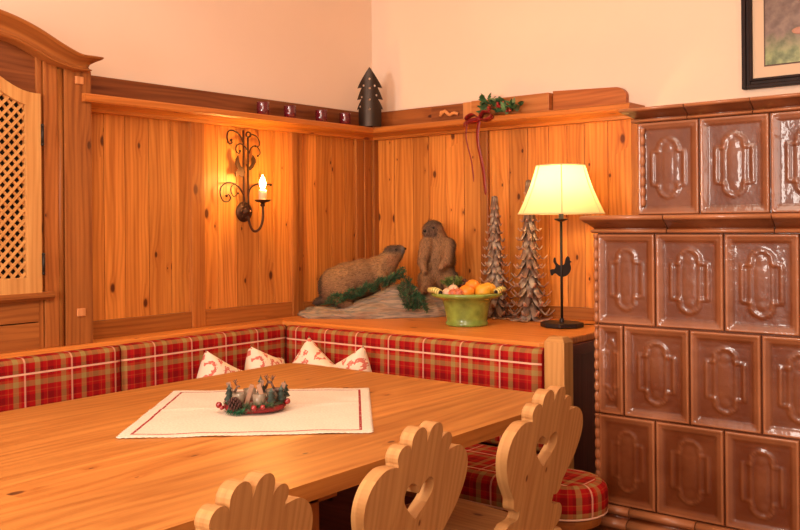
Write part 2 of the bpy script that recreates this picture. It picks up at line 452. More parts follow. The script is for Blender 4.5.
ZS = 1.762
def board(x0, x1, y0, y1, z1, mat, label, r=0, name='wooden_board'):
    b = MB()
    if r:   # rounded upper outer corner, long axis y
        lp = [(y1, ZS), (y1, z1)] + [(y0 + r - r * math.sin(a), z1 - .012 - r * .8 + r * .8 * math.cos(a)) for a in [i * PI / 16 for i in range(9)]] + [(y0, ZS)]
        b.prism([lp], 0, x0, x1, 1)
    else: b.box(x0, x1, y0, y1, ZS, z1, None, .003)
    single(b, name, mat, label, 'board', ((x0 + x1) / 2, (y0 + y1) / 2, ZS))
board(-1.700, -.03, -.028, -.002, 1.848, MT['oldwood'], 'long dark brown board on the plate rail along the left wall, behind the red jars')
MT['boardA'] = wood('board_brown', (.50, .16, .04), (.28, .07, .016), (.1, .02, .01), knots=.2)
MT['boardB'] = wood('board_tan', (.62, .24, .07), (.38, .11, .025), (.15, .03, .01), knots=.12)
MT['boardL'] = wood('board_light', (.78, .34, .12), (.6, .22, .06), (.2, .06, .02), knots=0)
board(-.03, -.004, -.405, -.032, 1.852, MT['boardA'], 'brown board on the plate rail, from the corner to the carved block')
b = MB(); b.box(-.04, -.004, -.60, -.41, ZS, 1.85, 1, .003)
o = single(b, 'carved_board', MT['oldwood'], 'dark board piece with a small light carved knot, left of the holly on the rail', 'board', (-.022, -.505, ZS))
o.location = (-.022, -.505, ZS)
b = MB()
b.tube(spline([(-.045, -.47, 1.80), (-.055, -.50, 1.818), (-.045, -.525, 1.80), (-.055, -.555, 1.806), (-.047, -.575, 1.80)], 5), .008, 8)
b.ball((-.048, -.48, 1.812), .012, 10); b.build('carved_knot', MT['boardL'], o)
b = MB(); b.box(-.048, -.004, -.655, -.603, ZS, 1.851, 2, .003)
single(b, 'wooden_block', MT['boardL'], 'small pale wooden block on the plate rail just left of the holly', 'block', (-.026, -.629, ZS))
board(-.060, -.004, -1.068, -.658, 1.852, MT['boardB'], 'thick tan board with a dark end behind the holly on the rail')
board(-.03, -.004, -1.415, -1.072, 1.860, MT['boardA'], 'reddish brown board with rounded outer corner at the right end of the rail', .05)

# ------------------------------------------------------------------ corner bench
bench = thing('corner_bench', 'built-in pine corner bench with a wide ledge behind its backrest', 'bench', (-.6, -.4, 0))
LX, LY = -.765, -.125
b = MB()
b.prism([[(-3.3, -.002), (-.002, -.002), (-.002, -1.44), (LX + .02, -1.44), (LX, -1.42), (LX, LY), (-3.3, LY)]], 2, .832, ZL, 0)
# grain: give the right wing lengthwise grain
for f in b.bm.faces:
    c = f.calc_center_median()
    if c.x > -.76: 
        for l in f.loops: l[b.uv].uv = (l.vert.co.y * 1.0, l.vert.co.x)
b.build('ledge_top', MT['shelfwood'], bench, [BEV(.006)])
b = MB(); b.box(-3.3, LX + .02, LY + .01, -.025, .0, .832, 0); b.build('back_panel', MT['darkwood'], bench)
b = MB(); b.box(LX + .02, LX + .045, -1.43, LY, 0, .832, 1); b.build('back_panel', MT['darkwood'], bench)
b = MB(); b.box(LX + .045, -.025, -1.43, -1.405, 0, .832, 2); b.build('end_panel', MT['darkwood'], bench)
b = MB(); b.box(LX + .0, -.03, -1.452, -1.43, .79, .832, 0, .003); b.build('ledge_trim', MT['darkwood'], bench)
# seat board and risers
SEAT = [(-3.3, -.19), (-.77, -.19), (-.77, -1.56)] + [(-.96 + .16 * math.cos(a) * 1.0, -1.66 + -.15 * math.sin(a)) for a in []]
def seat_outline(grow=0):
    fx, bx = -1.165 - grow, -.80
    end = -1.79 - grow
    return [(-3.3, -.20), (-.80, -.20), (bx, -1.50)] + [(-.90, -1.57)] + \
        [(-1.03 + (.135 + grow) * math.cos(math.radians(a)), -1.66 + (.135 + grow) * math.sin(math.radians(a))) for a in range(15, -196, -15)] + \
        [(fx, -1.56), (fx, -.62 - grow), (-3.3, -.62 - grow)]
b = MB(); b.prism([seat_outline(-.02)], 2, .355, .383, 1); b.build('seat_board', MT['batten'], bench, [BEV(.004)])
b = MB(); b.box(-3.3, -1.10, -.56, -.54, 0, .36, 0); b.box(-1.10, -1.08, -1.60, -.54, 0, .36, 1); b.build('seat_riser', MT['darkwood'], bench)
b = MB(); b.tube([(-1.03, -1.70, 0), (-1.03, -1.70, .36)], .022, 12); b.build('leg', MT['black'], bench)
# end post with bevelled cap
b = MB(); b.box(-.785, -.72, -1.53, -1.452, .39, .868, 2, .002, rn=.6); b.build('end_post', MT['doorwood'], bench, [])
b = MB()
x0, x1, y0, y1 = -.785, -.72, -1.53, -1.452; vs = [b.vert(p) for p in ((x0, y0, .868), (x1, y0, .868), (x1, y1, .868), (x0, y1, .868))]
i_ = .013; vt = [b.vert(p) for p in ((x0 + i_, y0 + i_, .885), (x1 - i_, y0 + i_, .885), (x1 - i_, y1 - i_, .885), (x0 + i_, y1 - i_, .885))]
fs = [b.face([vs[k], vs[(k + 1) % 4], vt[(k + 1) % 4], vt[k]]) for k in range(4)] + [b.face(vt)]; b.plan(fs, 0)
b.build('post_cap', MT['doorwood'], bench)

# ------------------------------------------------------------------ cushions
def back_cushion(p0, p1, nrm, z0, z1, th, uoff, label, taper0=True, taper1=True):
    """upholstered back cushion from p0 to p1 (floor points of its rear face), nrm points into the room"""
    p0, p1, nrm = Vector((*p0, 0)), Vector((*p1, 0)), Vector((*nrm, 0)); d = p1 - p0; Ln = d.length; d.normalize()
    prof = []
    r = .022
    prof = [(.0, z0), (th - .012, z0), (th, z0 + .012)] + [(th, z0 + .012 + (z1 - r - z0 - .012) * k / 14) for k in range(1, 15)] + \
           [(th - r + r * math.cos(a), z1 - r + r * math.sin(a)) for a in [k * PI / 16 for k in range(1, 9)]] + [(.0, z1)]
    al = [0]
    for a, c in zip(prof, prof[1:]): al.append(al[-1] + math.hypot(a[0] - c[0], a[1] - c[1]))
    # v so that a white stripe falls .055 below the crest
    iv = [i for i, q_ in enumerate(prof) if abs(q_[0] - th) < 1e-6]
    zline = .792
    vl = al[iv[0]] + (zline - prof[iv[0]][1])
    nu = max(6, int(Ln / .03)); b = MB()
    def fn(i, j):
        k = round(j * (len(prof) - 1)); t_, z = prof[k]; s_ = i * Ln
        e = 1.0
        ed = min(s_ if taper0 else 9, (Ln - s_) if taper1 else 9)
        if ed < .015: e = math.sqrt(max(0, 1 - (1 - ed / .015) ** 2)) * .35 + .65
        puff = 1 + .05 * math.sin(PI * min(1, max(0, (z - z0) / (z1 - z0))))
        p = p0 + d * s_ + nrm * (t_ * e * puff)
        return (p.x, p.y, z0 + (z - z0) * (1 if e > .99 else (.985 + .015 * e)))
    g = b.sheet(nu, len(prof) - 1, fn, lambda i, j: (i * Ln + uoff + .172 * 40, al[round(j * (len(prof) - 1))] - vl - .003 + .172 * 40))
    for row in (g[0][::-1], g[-1]):
        f = b.face(row)
    mid = (p0 + p1) / 2
    return single(b, 'back_cushion', MT['plaid'], label, 'cushion', (mid.x, mid.y, z0), recalc=True)
# stripes at x = -1.864, -1.53 ... on the left wall, y = -.19, -.366 ... on the right wall
back_cushion((-3.2, LY), (-1.614, LY), (0, -1), .485, .845, .05, -(-1.819 + 3.2) - .003 + .172 * 10, 'leftmost red plaid back cushion, running out of the photo below the lattice cabinet')
back_cushion((-1.610, LY), (-.772, LY), (0, -1), .485, .845, .05, .169 - (1.610 - 1.475), 'short red plaid back cushion under the wall sconce, ending in the corner')
back_cushion((LX, -.18), (LX, -1.450), (-1, 0), .485, .845, .05, .169 - (.257 - .18), 'red plaid back cushion below the marmots, fruit bowl and table lamp')

def seat_cushion():
    out = seat_outline(0)
    # resample densely
    pts = []
    for i in range(len(out)):
        a, c = Vector(out[i]), Vector(out[(i + 1) % len(out)]); n = max(1, int((c - a).length / .06))
        pts += [a.lerp(c, k / n) for k in range(n)]
    m = len(pts); cen = Vector((-1.0, -1.5))
    def inset(dd):
        res = []
        for i in range(m):
            t_ = (pts[(i + 1) % m] - pts[i - 1]).normalized(); nn = Vector((t_.y, -t_.x))
            res.append(pts[i] - nn * dd)
        return res
    area = sum(pts[i].x * pts[(i + 1) % m].y - pts[(i + 1) % m].x * pts[i].y for i in range(m))
    sg = 1 if area > 0 else -1
    b = MB(); levels = [(.016, .385), (.003, .392), (0, .405), (0, .455), (.006, .472), (.02, .483), (.04, .487)]
    rings = []; vv = 0; vs_ = []
    for dd, z in levels:
        rings.append([b.vert((p.x, p.y, z)) for p in inset(dd * sg)])
    arcl = [0]
    for i in range(m): arcl.append(arcl[-1] + (pts[(i + 1) % m] - pts[i]).length)
    vz = [0]
    for a, c in zip(levels, levels[1:]): vz.append(vz[-1] + math.hypot(a[0] - c[0], a[1] - c[1]))
    for k in range(len(levels) - 1):
        for i in range(m):
            j = (i + 1) % m
            f = b.face([rings[k][i], rings[k][j], rings[k + 1][j], rings[k + 1][i]], True)
            if f:
                for lp, (aa, zz) in zip(f.loops, ((arcl[i], k), (arcl[i + 1], k), (arcl[i + 1], k + 1), (arcl[i], k + 1))): lp[b.uv].uv = (aa + .02, vz[zz] + .016)
    # side uv is kept; top uses planar uv
    poly = [Vector((v.co.x, v.co.y, 0)) for v in rings[-1]]
    for tr in tessellate_polygon([poly]):
        f = b.face([rings[-1][i] for i in tr], True)
        if f:
            for lp in f.loops: lp[b.uv].uv = (lp.vert.co.y + 10, lp.vert.co.x + 10.05)
    poly = [Vector((v.co.x, v.co.y, 0)) for v in rings[0]]
    for tr in tessellate_polygon([poly]): b.face([rings[0][i] for i in tr][::-1])
    o = single(b, 'seat_cushion', MT['plaid'], 'red plaid seat cushion of the corner bench with a rounded right end', 'cushion', (-1.0, -.9, .39), recalc=True)
    b = MB(); pr = inset(.004 * sg); b.tube([(p.x, p.y, .394) for p in pr], .004, 6, closed=True)
    b.build('piping', plain('pale_piping', (.75, .45, .32), .8), o)
seat_cushion()

MT['boardL2'] = wood('peg_wood', (.60, .26, .10), (.45, .16, .05), (.2, .06, .02), knots=0)
# ------------------------------------------------------------------ wall cabinet on the left
cab = thing('wall_cabinet', 'tall built-in pine cabinet with a swan-neck cornice and lattice door', 'cabinet', (-2.3, 0, ZL))
YC = -.10
XL = -2.95
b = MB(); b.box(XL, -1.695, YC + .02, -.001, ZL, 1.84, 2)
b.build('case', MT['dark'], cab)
def stile(x0, x1, y, z0, z1, mat='cabwood', nm='stile', rn=None): 
    b = MB(); b.box(x0, x1, y, YC + .02, z0, z1, 2, .003, rn=rn); return b.build(nm, MT[mat], cab)
pst = stile(-1.802, -1.694, YC - .012, ZL, 1.845, nm='corner_post', rn=.35)
for z in (.975, 1.807):
    b = MB(); b.box(-1.760, -1.728, YC - .019, YC - .01, z - .014, z + .014, 2, .003, rn=.9); b.build('peg', MT['boardL2'], pst)
b = MB(); b.tube([(-1.813, YC - .002, ZL), (-1.813, YC - .002, 1.84)], .010, 8); b.build('bead', MT['batten'], cab)
stile(-1.875, -1.822, YC - .004, ZL, 1.87, rn=.8)
stile(-1.900, -1.879, YC, ZL, 1.90, rn=.55)
stile(-2.55, -2.515, YC, ZL, 1.90, rn=.5)
stile(-2.95, -2.555, YC - .004, ZL, 1.86, rn=.5)
# fascia behind the cornice with an arch cut for the door
def doortop(x):  # swan top of the door: flat shoulders, rising to the middle
    c = -2.205; t_ = abs(x - c) / .31
    return 1.742 + .115 * (0 if t_ >= .93 else .5 * (1 + math.cos(PI * (t_ / .93)))) 
xs = [-2.515 + .62 * k / 40 for k in range(41)]
b = MB(); b.prism([[(-2.515, 1.735), (-1.893, 1.735), (-1.893, 1.90), (-2.0, 1.95), (-2.2, 1.98), (-2.4, 1.95), (-2.515, 1.90)]], 1, YC + .008, YC + .019, 0)
b.build('fascia', MT['oldwood'], cab)
# door: frame with an opening, lattice, dark inside, hinges
door = MB()
out = [(-2.512, 1.052), (-1.896, 1.052)] + [(x, doortop(x)) for x in reversed([-2.512 + .616 * k / 30 for k in range(31)])]
hole = [(-2.455, 1.110), (-1.951, 1.110)] + [(x, doortop(x) - .047 - .0 * x) for x in reversed([-2.455 + .504 * k / 24 for k in range(25)])]
door.prism([out, hole[::-1]], 1, YC - .022, YC + .006, 2, rn=.6)
dr = door.build('door', MT['doorwood'], cab, [BEV(.003)])
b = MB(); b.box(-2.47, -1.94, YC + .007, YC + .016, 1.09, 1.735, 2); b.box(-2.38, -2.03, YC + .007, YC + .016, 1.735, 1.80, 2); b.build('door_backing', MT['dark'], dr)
b = MB(); pitch = .0335
def clip(c0, sl):
    # line x - xc = sl*(z - zc) + c0 inside the opening, sampled
    pts = []; zc = 1.11
    for k in range(0, 361):
        z = 1.106 + k * .002; x = -2.2 + c0 + sl * (z - zc)
        if -2.457 < x < -1.949 and z < doortop(x) - .043: pts.append((x, z))
    return (pts[0], pts[-1]) if len(pts) > 4 else None
for s_, yy in ((1, YC - .010), (-1, YC - .004)):
    for k in range(-40, 41):
        c = clip(k * pitch + (0 if s_ > 0 else .01), s_ * .92)
        if not c: continue
        (xa, za), (xb, zb) = c; d = Vector((xb - xa, 0, zb - za)); ln = d.length; d.normalize(); nn = Vector((-d.z, 0, d.x))
        b.obox(Vector(((xa + xb) / 2, yy, (za + zb) / 2)), d, Vector((0, 1, 0)), nn, ln / 2, .003, .0046, 0, rn=.7)
b.build('lattice', MT['doorwood'], dr)
for z in (1.60, 1.155):
    b = MB(); b.tube([(-1.893, YC - .026, z - .03), (-1.893, YC - .026, z + .03)], .005, 8); b.ball((-1.893, YC - .026, z + .033), .006, 8); b.ball((-1.893, YC - .026, z - .033), .006, 8)
    b.build('hinge', MT['black'], dr)
# sill and lower panel
b = MB(); b.prism([[(YC + .01, 1.030), (YC - .02, 1.030), (YC - .03, 1.04), (YC - .03, 1.05), (YC - .02, 1.058), (YC + .01, 1.058)]], 0, -2.55, -1.852, 0)
for f in b.bm.faces: pass
b.build('sill', MT['cabwood'], cab, recalc=True)
b = MB()
b.box(-2.52, -1.897, YC - .002, YC + .018, .955, 1.030, 0, .002, rn=.35); b.box(-2.52, -1.897, YC - .002, YC + .018, ZL, .951, 0, .002, rn=.5)
b.build('lower_panel', MT['cabwood'], cab)
# cornice swept along the swan-neck line
top = [(-1.735, 1.888), (-1.77, 1.888), (-1.80, 1.896), (-1.85, 1.916), (-1.93, 1.952), (-2.00, 1.976), (-2.07, 1.992), (-2.14, 2.000), (-2.205, 2.003)]
bot = [(-1.735, 1.838), (-1.77, 1.838), (-1.81, 1.843), (-1.870, 1.858), (-1.917, 1.878), (-1.985, 1.904), (-2.055, 1.916), (-2.13, 1.922), (-2.205, 1.924)]
T = spline(top, 5); B_ = spline(bot, 5)
T = T + [(-4.41 - x, z) for x, z in reversed(T[:-1])]; B_ = B_ + [(-4.41 - x, z) for x, z in reversed(B_[:-1])]
cp = [(0, .0), (0, .025), (.05, .034), (.12, .036), (.2, .028), (.32, .024), (.5, .030), (.68, .048), (.8, .066), (.86, .072), (.93, .076), (1, .074), (1, 0)]
b = MB(); rings = []
for i, (t_, q_) in enumerate(zip(T, B_)):
    ring = []
    for f_, pr in cp:
        x = q_[0] + (t_[0] - q_[0]) * f_; z = q_[1] + (t_[1] - q_[1]) * f_
        if i == 0: x = -1.735 + pr * .6
        if i == len(T) - 1: x = -4.41 + 1.735 - pr * .6
        ring.append(b.vert((x, YC - .012 - pr, z)) if pr > 0 else b.vert((x, YC + .02, z)))
    rings.append(ring)
L_ = 0
for i in range(len(rings) - 1):
    dl = math.hypot(T[i + 1][0] - T[i][0], T[i + 1][1] - T[i][1])
    for k in range(len(cp) - 1):
        f = b.face([rings[i][k], rings[i + 1][k], rings[i + 1][k + 1], rings[i][k + 1]], True)
        if f:
            f[b.rnd] = .5
            for lp, q_ in zip(f.loops, ((L_, k), (L_ + dl, k), (L_ + dl, k + 1), (L_, k + 1))): lp[b.uv].uv = (q_[0], q_[1] * .012)
    L_ += dl
fs = [b.face(rings[0]), b.face(rings[-1][::-1])]; b.plan(fs, 2)
b.build('cornice', MT['cabwood'], cab, recalc=True)

# ------------------------------------------------------------------ tiled stove
stove = thing('tiled_stove', 'brown glazed tile stove with relief tiles in two stepped tiers', 'stove', (-.45, -2.3, 0))
def tile_h(px, pz, w_, h_):
    """relief height over a tile, px,pz from its centre"""
    ex = w_ / 2 - abs(px); ez = h_ / 2 - abs(pz); e = min(ex, ez)
    def ss(a, c, x): x = max(0, min(1, (x - a) / (c - a))); return x * x * (3 - 2 * x)
    h = .011 * math.sqrt(max(0, 1 - (1 - min(1, e / .006)) ** 2))       # rounded rim
    h -= .004 * ss(.008, .012, e); h += .0018 * math.exp(-((e - .0155) / .0022) ** 2); h -= .004 * ss(.018, .028, e)
    h += .0016 * math.exp(-((e - .034) / .002) ** 2)
    k = w_ / .2135
    def cart(ax, bz, rr, oz):
        dr = max(abs(px) - ax * k, abs(pz) - bz)
        d = min(dr, math.hypot(px / k, pz - oz) - rr, math.hypot(px / k, pz + oz) - rr)
        return d
    d = cart(.056, .056, .034, .062)
    h += .0042 * math.exp(-(d / .0030) ** 2)
    d2 = cart(.031, .062, .0255, .064)
    h += .0026 * math.exp(-(d2 / .0022) ** 2)
    if d2 < 0: h += .002 * ss(0, .02, -d2)
    h -= .0022 * math.exp(-((abs(px) / k - .052) / .006) ** 2 - ((abs(pz) - .056) / .006) ** 2)
    if .05 < abs(px) / k < .062 and abs(abs(pz) - .056) < .01: pass
    return h
def tile(b, lay, xf, ya, yb, z0, z1, nx=34, nz=48):
    w_ = abs(yb - ya) - .002; h_ = z1 - z0 - .002; nx = max(12, int(nx * w_ / .21)); yc, zc = (ya + yb) / 2, (z0 + z1) / 2
    # denser sampling at the rim
    g = []
    def remap(n, L_):
        base = [-L_ / 2 + L_ * k / n for k in range(n + 1)]
        ex = [q for e in (.0007, .002, .0035) for q in (-L_ / 2 + e, L_ / 2 - e)]
        return sorted(base + ex)
    X = remap(nx, w_); Z = remap(nz, h_)
    for px in X:
        row = []
        for pz in Z:
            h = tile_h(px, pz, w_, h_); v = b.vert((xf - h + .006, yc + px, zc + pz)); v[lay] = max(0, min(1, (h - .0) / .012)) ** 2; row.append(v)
        g.append(row)
    for i in range(len(X) - 1):
        for j in range(len(Z) - 1): b.face([g[i][j], g[i + 1][j], g[i + 1][j + 1], g[i][j + 1]], True)
def new_glaze():
    b = MB(); lay = b.bm.verts.layers.float.new('relief'); return b, lay
YE = -2.90; P_ = .2135
XF, XU = -.85, -.70
b, lay = new_glaze()
rows = [(.952, 1.246, [-1.690, -1.888, -2.102, -2.316, -2.53, -2.743, YE]), (.661, .952, [-1.690, -1.780, -1.995, -2.208, -2.422, -2.636, YE]), (.372, .661, [-1.690, -1.884, -2.098, -2.312, -2.525, -2.739, YE])]
for z0, z1, ys in rows:
    for a, c in zip(ys, ys[1:]): tile(b, lay, XF, a, c, z0, z1)
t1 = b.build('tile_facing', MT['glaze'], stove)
b, lay = new_glaze()
ys = [-1.764, -1.974, -2.192, -2.408, -2.622, YE]
for a, c in zip(ys, ys[1:]): tile(b, lay, XU, a, c, 1.303, 1.612, nz=50)
b.build('tile_facing', MT['glaze'], stove)
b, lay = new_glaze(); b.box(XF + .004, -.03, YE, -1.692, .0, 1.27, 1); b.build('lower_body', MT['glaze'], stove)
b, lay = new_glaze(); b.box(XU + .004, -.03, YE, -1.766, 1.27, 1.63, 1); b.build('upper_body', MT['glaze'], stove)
def molding(prof, xf, ystart, joints, nm):
    """prof: (projection, z, relief) list; runs along -y from ystart with a mitred return at its left end"""
    b, lay = new_glaze(); ends = [None] + joints
    prev = None
    segs = list(zip([ystart] + joints[:-1], joints)); sg = [(ystart, joints[0])] + list(zip(joints, joints[1:]))
    for n_, (a, c) in enumerate(sg):
        rings = []
        for e, y in enumerate((a - (.0015 if n_ else 0), c + .0015)):
            ring = []
            for p, z, r_ in prof:
                yy = y + (p if (n_ == 0 and e == 0) else 0)
                v = b.vert((xf - p, yy, z)); v[lay] = r_; ring.append(v)
            v = b.vert((xf + .05, ring[-1].co.y, prof[-1][1])); ring.append(v); v = b.vert((xf + .05, ring[0].co.y, prof[0][1])); ring.append(v)
            rings.append(ring)
        n = len(rings[0])
        for k in range(n): b.face([rings[0][k], rings[0][(k + 1) % n], rings[1][(k + 1) % n], rings[1][k]], k < len(prof) - 1)
        b.face(rings[0][::-1]); b.face(rings[1])
        if n_ == 0:   # return along the side of the stove
            rr = []
            for x in (None, -.03):
                ring = []
                for p, z, r_ in prof:
                    v = b.vert(((xf - p) if x is None else x, ystart + p, z)); v[lay] = r_; ring.append(v)
                rr.append(ring)
            for ring in rr:
                for q_ in (-1, 0): ring.append(b.vert((ring[q_ if q_ == 0 else len(prof) - 1].co.x if ring is rr[1] else xf + .04, ystart - .03, prof[q_][1])))
            n = len(rr[0])
            for k in range(n): b.face([rr[0][k], rr[0][(k + 1) % n], rr[1][(k + 1) % n], rr[1][k]], k < len(prof) - 1)
            b.face(rr[0][::-1]); b.face(rr[1])
    return b.build(nm, MT['glaze'], stove, recalc=True)
def pf(z, h, out_, flip=False):
    """cornice: bead, hollow, bullnose"""
    q = [(.004, 0, .2), (.012, .02, .7), (.016, .10, 1), (.014, .19, .8), (.006, .24, 0), (.008, .30, 0), (.016, .42, .2), (.55 * out_, .56, .3), (.8 * out_, .66, .3), (.86 * out_, .70, .1),
         (out_ - .004, .74, .5), (out_, .80, 1), (out_, .92, 1), (out_ - .005, .98, .9), (out_ - .012, 1.0, .8)]
    return [(p, z + h * t_, r_) for p, t_, r_ in q]
molding(pf(1.246, .057, .042), XF, -1.690, [-1.93 - k * P_ * 1.5 for k in range(3)] + [YE], 'shelf_moulding')
b, lay = new_glaze(); b.box(XF - .034, -.03, YE, -1.690 + .034, 1.292, 1.302, 1)
for v in b.bm.verts: v[lay] = .9
b.build('shelf_slab', MT['glaze'], stove)
molding(pf(1.610, .048, .045), XU, -1.764, [-1.94 - k * P_ * .96 for k in range(4)] + [YE], 'cornice')
b, lay = new_glaze(); b.box(XU - .036, -.03, YE, -1.764 + .036, 1.648, 1.6575, 1)
for v in b.bm.verts: v[lay] = .9
b.build('top_slab', MT['glaze'], stove)
base = [(.0, .372, .3), (.012, .371, .8), (.022, .362, 1), (.020, .350, .6), (.012, .345, 0), (.014, .338, 0), (.030, .336, .6), (.040, .325, 1), (.038, .312, .7), (.028, .305, 0), (.03, .29, .2), (.03, .02, .3), (.03, 0, .3)]
molding(base, XF, -1.690, [-1.80 - k * P_ for k in range(5)] + [YE], 'plinth')
# twisted bead running down the left corners
def corner_bead(x, y, z0, z1):
    b, lay = new_glaze(); n = int((z1 - z0) / .004); pts = [(x, y, z0 + (z1 - z0) * k / n) for k in range(n + 1)]
    b.tube(pts, lambda t_: .0055 + .0040 * abs(math.sin(t_ * (z1 - z0) * PI / .034)) ** .7, 10)
    for v in b.bm.verts: v[lay] = max(0, min(1, (math.hypot(v.co.x - x, v.co.y - y) - .005) / .004))
    b.build('corner_bead', MT['glaze'], stove)
for z0, z1 in ((.955, 1.243), (.664, .949), (.376, .658)): corner_bead(XF - .003, -1.688, z0, z1)
corner_bead(XU - .003, -1.762 - .022, 1.33, 1.59)

# ------------------------------------------------------------------ picture on the right wall
pic = thing('framed_picture', 'picture in a dark moulded frame with cream mat above the stove', 'picture', (-.01, -2.32, 1.78))
y1, y0, z0, z1 = -1.888, -2.75, 1.785, 2.42
b = MB()
def frame(b, y0, y1, z0, z1, w_, x0, x1, bev=.003):
    b.box(x0, x1, y0, y0 + w_, z0, z1, 2, bev); b.box(x0, x1, y1 - w_, y1, z0, z1, 2, bev); b.box(x0, x1, y0 + w_, y1 - w_, z0, z0 + w_, 1, bev); b.box(x0, x1, y0 + w_, y1 - w_, z1 - w_, z1, 1, bev)
frame(b, y0, y1, z0, z1, .016, -.030, -.001); frame(b, y0 + .014, y1 - .014, z0 + .014, z1 - .014, .016, -.022, -.001); frame(b, y0 + .028, y1 - .028, z0 + .028, z1 - .028, .010, -.028, -.001)
b.build('frame', plain('frame_wood', (.018, .006, .004), .5, noise=.3, spec=.2), pic)
b = MB(); b.box(-.014, -.002, y0 + .03, y1 - .03, z0 + .03, z1 - .03, 1); b.build('mat', plain('mat_board', (.80, .60, .42), .85), pic)
m, t, bs = nt('forest_print')
tc = N(t, 'ShaderNodeTexCoord'); sx = N(t, 'ShaderNodeSeparateXYZ'); L(t, tc.outputs['Object'], sx.inputs[0])
n1 = N(t, 'ShaderNodeTexNoise'); n1.inputs['Scale'].default_value = 30; n1.inputs['Detail'].default_value = 6; L(t, tc.outputs['Object'], n1.inputs['Vector'])
hgt = M_(t, 'ADD', sx.outputs[2], M_(t, 'MULTIPLY', n1.outputs[0], .12))
grn = ramp(t, n1.outputs[0], [(.35, (.10, .14, .04)), (.65, (.36, .42, .16))])
brn = ramp(t, n1.outputs[0], [(.35, (.13, .07, .05)), (.65, (.26, .17, .13))])
mr = N(t, 'ShaderNodeMapRange'); L(t, hgt, mr.inputs[0]); mr.inputs[1].default_value = .19; mr.inputs[2].default_value = .27
L(t, mixc(t, mr.outputs[0], grn, brn), bs.inputs['Base Color']); bs.inputs['Roughness'].default_value = .35
b = MB(); b.box(-.016, -.012, y0 + .10, y1 - .085, z0 + .085, z1 - .10, 1); pr = b.build('print', m, pic)
b = MB(); b.ball((-.016, -2.10, 1.985), .03, 14, (.08, 1.1, .45)); b.ball((-.016, -2.13, 2.0), .022, 12, (.08, 1, .5)); b.build('painted_shape', plain('print_pink', (.55, .28, .20), .5), pr)
b = MB(); frame(b, y0 + .095, y1 - .08, z0 + .08, z1 - .095, .005, -.0165, -.012, .001); b.build('inner_fillet', plain('fillet', (.08, .03, .015), .5), pic)

# ------------------------------------------------------------------ table
table = thing('dining_table', 'large orange-brown wooden dining table with rounded corners', 'table', (-2.2, -1.15, 0))
ZT = .76; TY0, TY1, TX1, TX0 = -1.748, -.556, -1.128, -4.3
b = MB()
ow = [(TX0, TY1)] + [(x, y) for x, y in arc(TX1 - .07, TY1 - .07, .07, 90, 0, 6)] + [(x, y) for x, y in arc(TX1 - .04, TY0 + .04, .04, 0, -90, 5)] + [(TX0, TY0)]
ncut = [-.556, -.80, -1.03, -1.24, -1.46, -1.748]
for ya, yb in zip(ncut, ncut[1:]):
    lp = []
    def cl(poly, f_, lim, keep_gt):
        res = []
        for i in range(len(poly)):
            p, q_ = poly[i - 1], poly[i]; a, c = (p[1] - lim) * keep_gt, (q_[1] - lim) * keep_gt
            if (a >= 0) != (c >= 0): s_ = a / (a - c); res.append((p[0] + (q_[0] - p[0]) * s_, lim))
            if c >= 0: res.append(q_)
        return res
    poly = cl(cl(ow, 0, ya, -1), 0, yb, 1)
    b.prism([poly], 2, ZT - .038, ZT, 0)
bmesh.ops.remove_doubles(b.bm, verts=b.bm.verts[:], dist=.0001)
b.build('tabletop', MT['tablewood'], table)
b = MB(); b.box(TX0 + .2, TX1 - .85, -1.58, -1.555, .64, .722, 0, .003); b.box(TX0 + .2, TX1 - .85, -.74, -.715, .64, .722, 0, .003)
b.box(TX1 - .875, TX1 - .85, -1.555, -.74, .64, .722, 1, .003); b.box(TX0 + .2, TX0 + .225, -1.555, -.74, .64, .722, 1, .003); b.build('apron', MT['cabwood'], table)
for x in (TX1 - .95, TX0 + .25):
    for y in (-1.54, -.80):
        b = MB(); b.box(x - .04, x + .04, y - .04, y + .04, 0, .722, 2, .005); b.build('leg', MT['cabwood'], table)

# ------------------------------------------------------------------ chairs
def chair_outline():
    half = [(0, .828)]
    half += arc(.029, .838, .0255, 175, -12, 11)                # inner lobe
    half += [(.0525, .819)]
    half += arc(.074, .812, .0222, 160, -40, 11)              # outer lobe
    half += [(.0900, .788)]
    sh = spline([(.094, .793), (.132, .794), (.165, .772), (.180, .738), (.178, .700), (.160, .655), (.136, .622), (.118, .598), (.112, .575), (.098, .564), (.082, .566)], 4)
    half += sh
    half += spline([(.079, .556), (.084, .540), (.10, .535)], 3)[1:] + spline([(.10, .535), (.125, .532), (.143, .512), (.142, .482), (.118, .462), (.105, .455)], 4)[1:]
    full = half + [(-x, z) for x, z in reversed(half[1:])]
    hz = [(0, .716), (.010, .735), (.030, .745), (.045, .738), (.051, .722), (.046, .704), (.028, .684), (0, .660)]
    hh = [hz[0]] + spline(hz[1:], 4)
    hole_ = hh + [(-x, z) for x, z in reversed(hh[1:-1])]
    return full, hole_
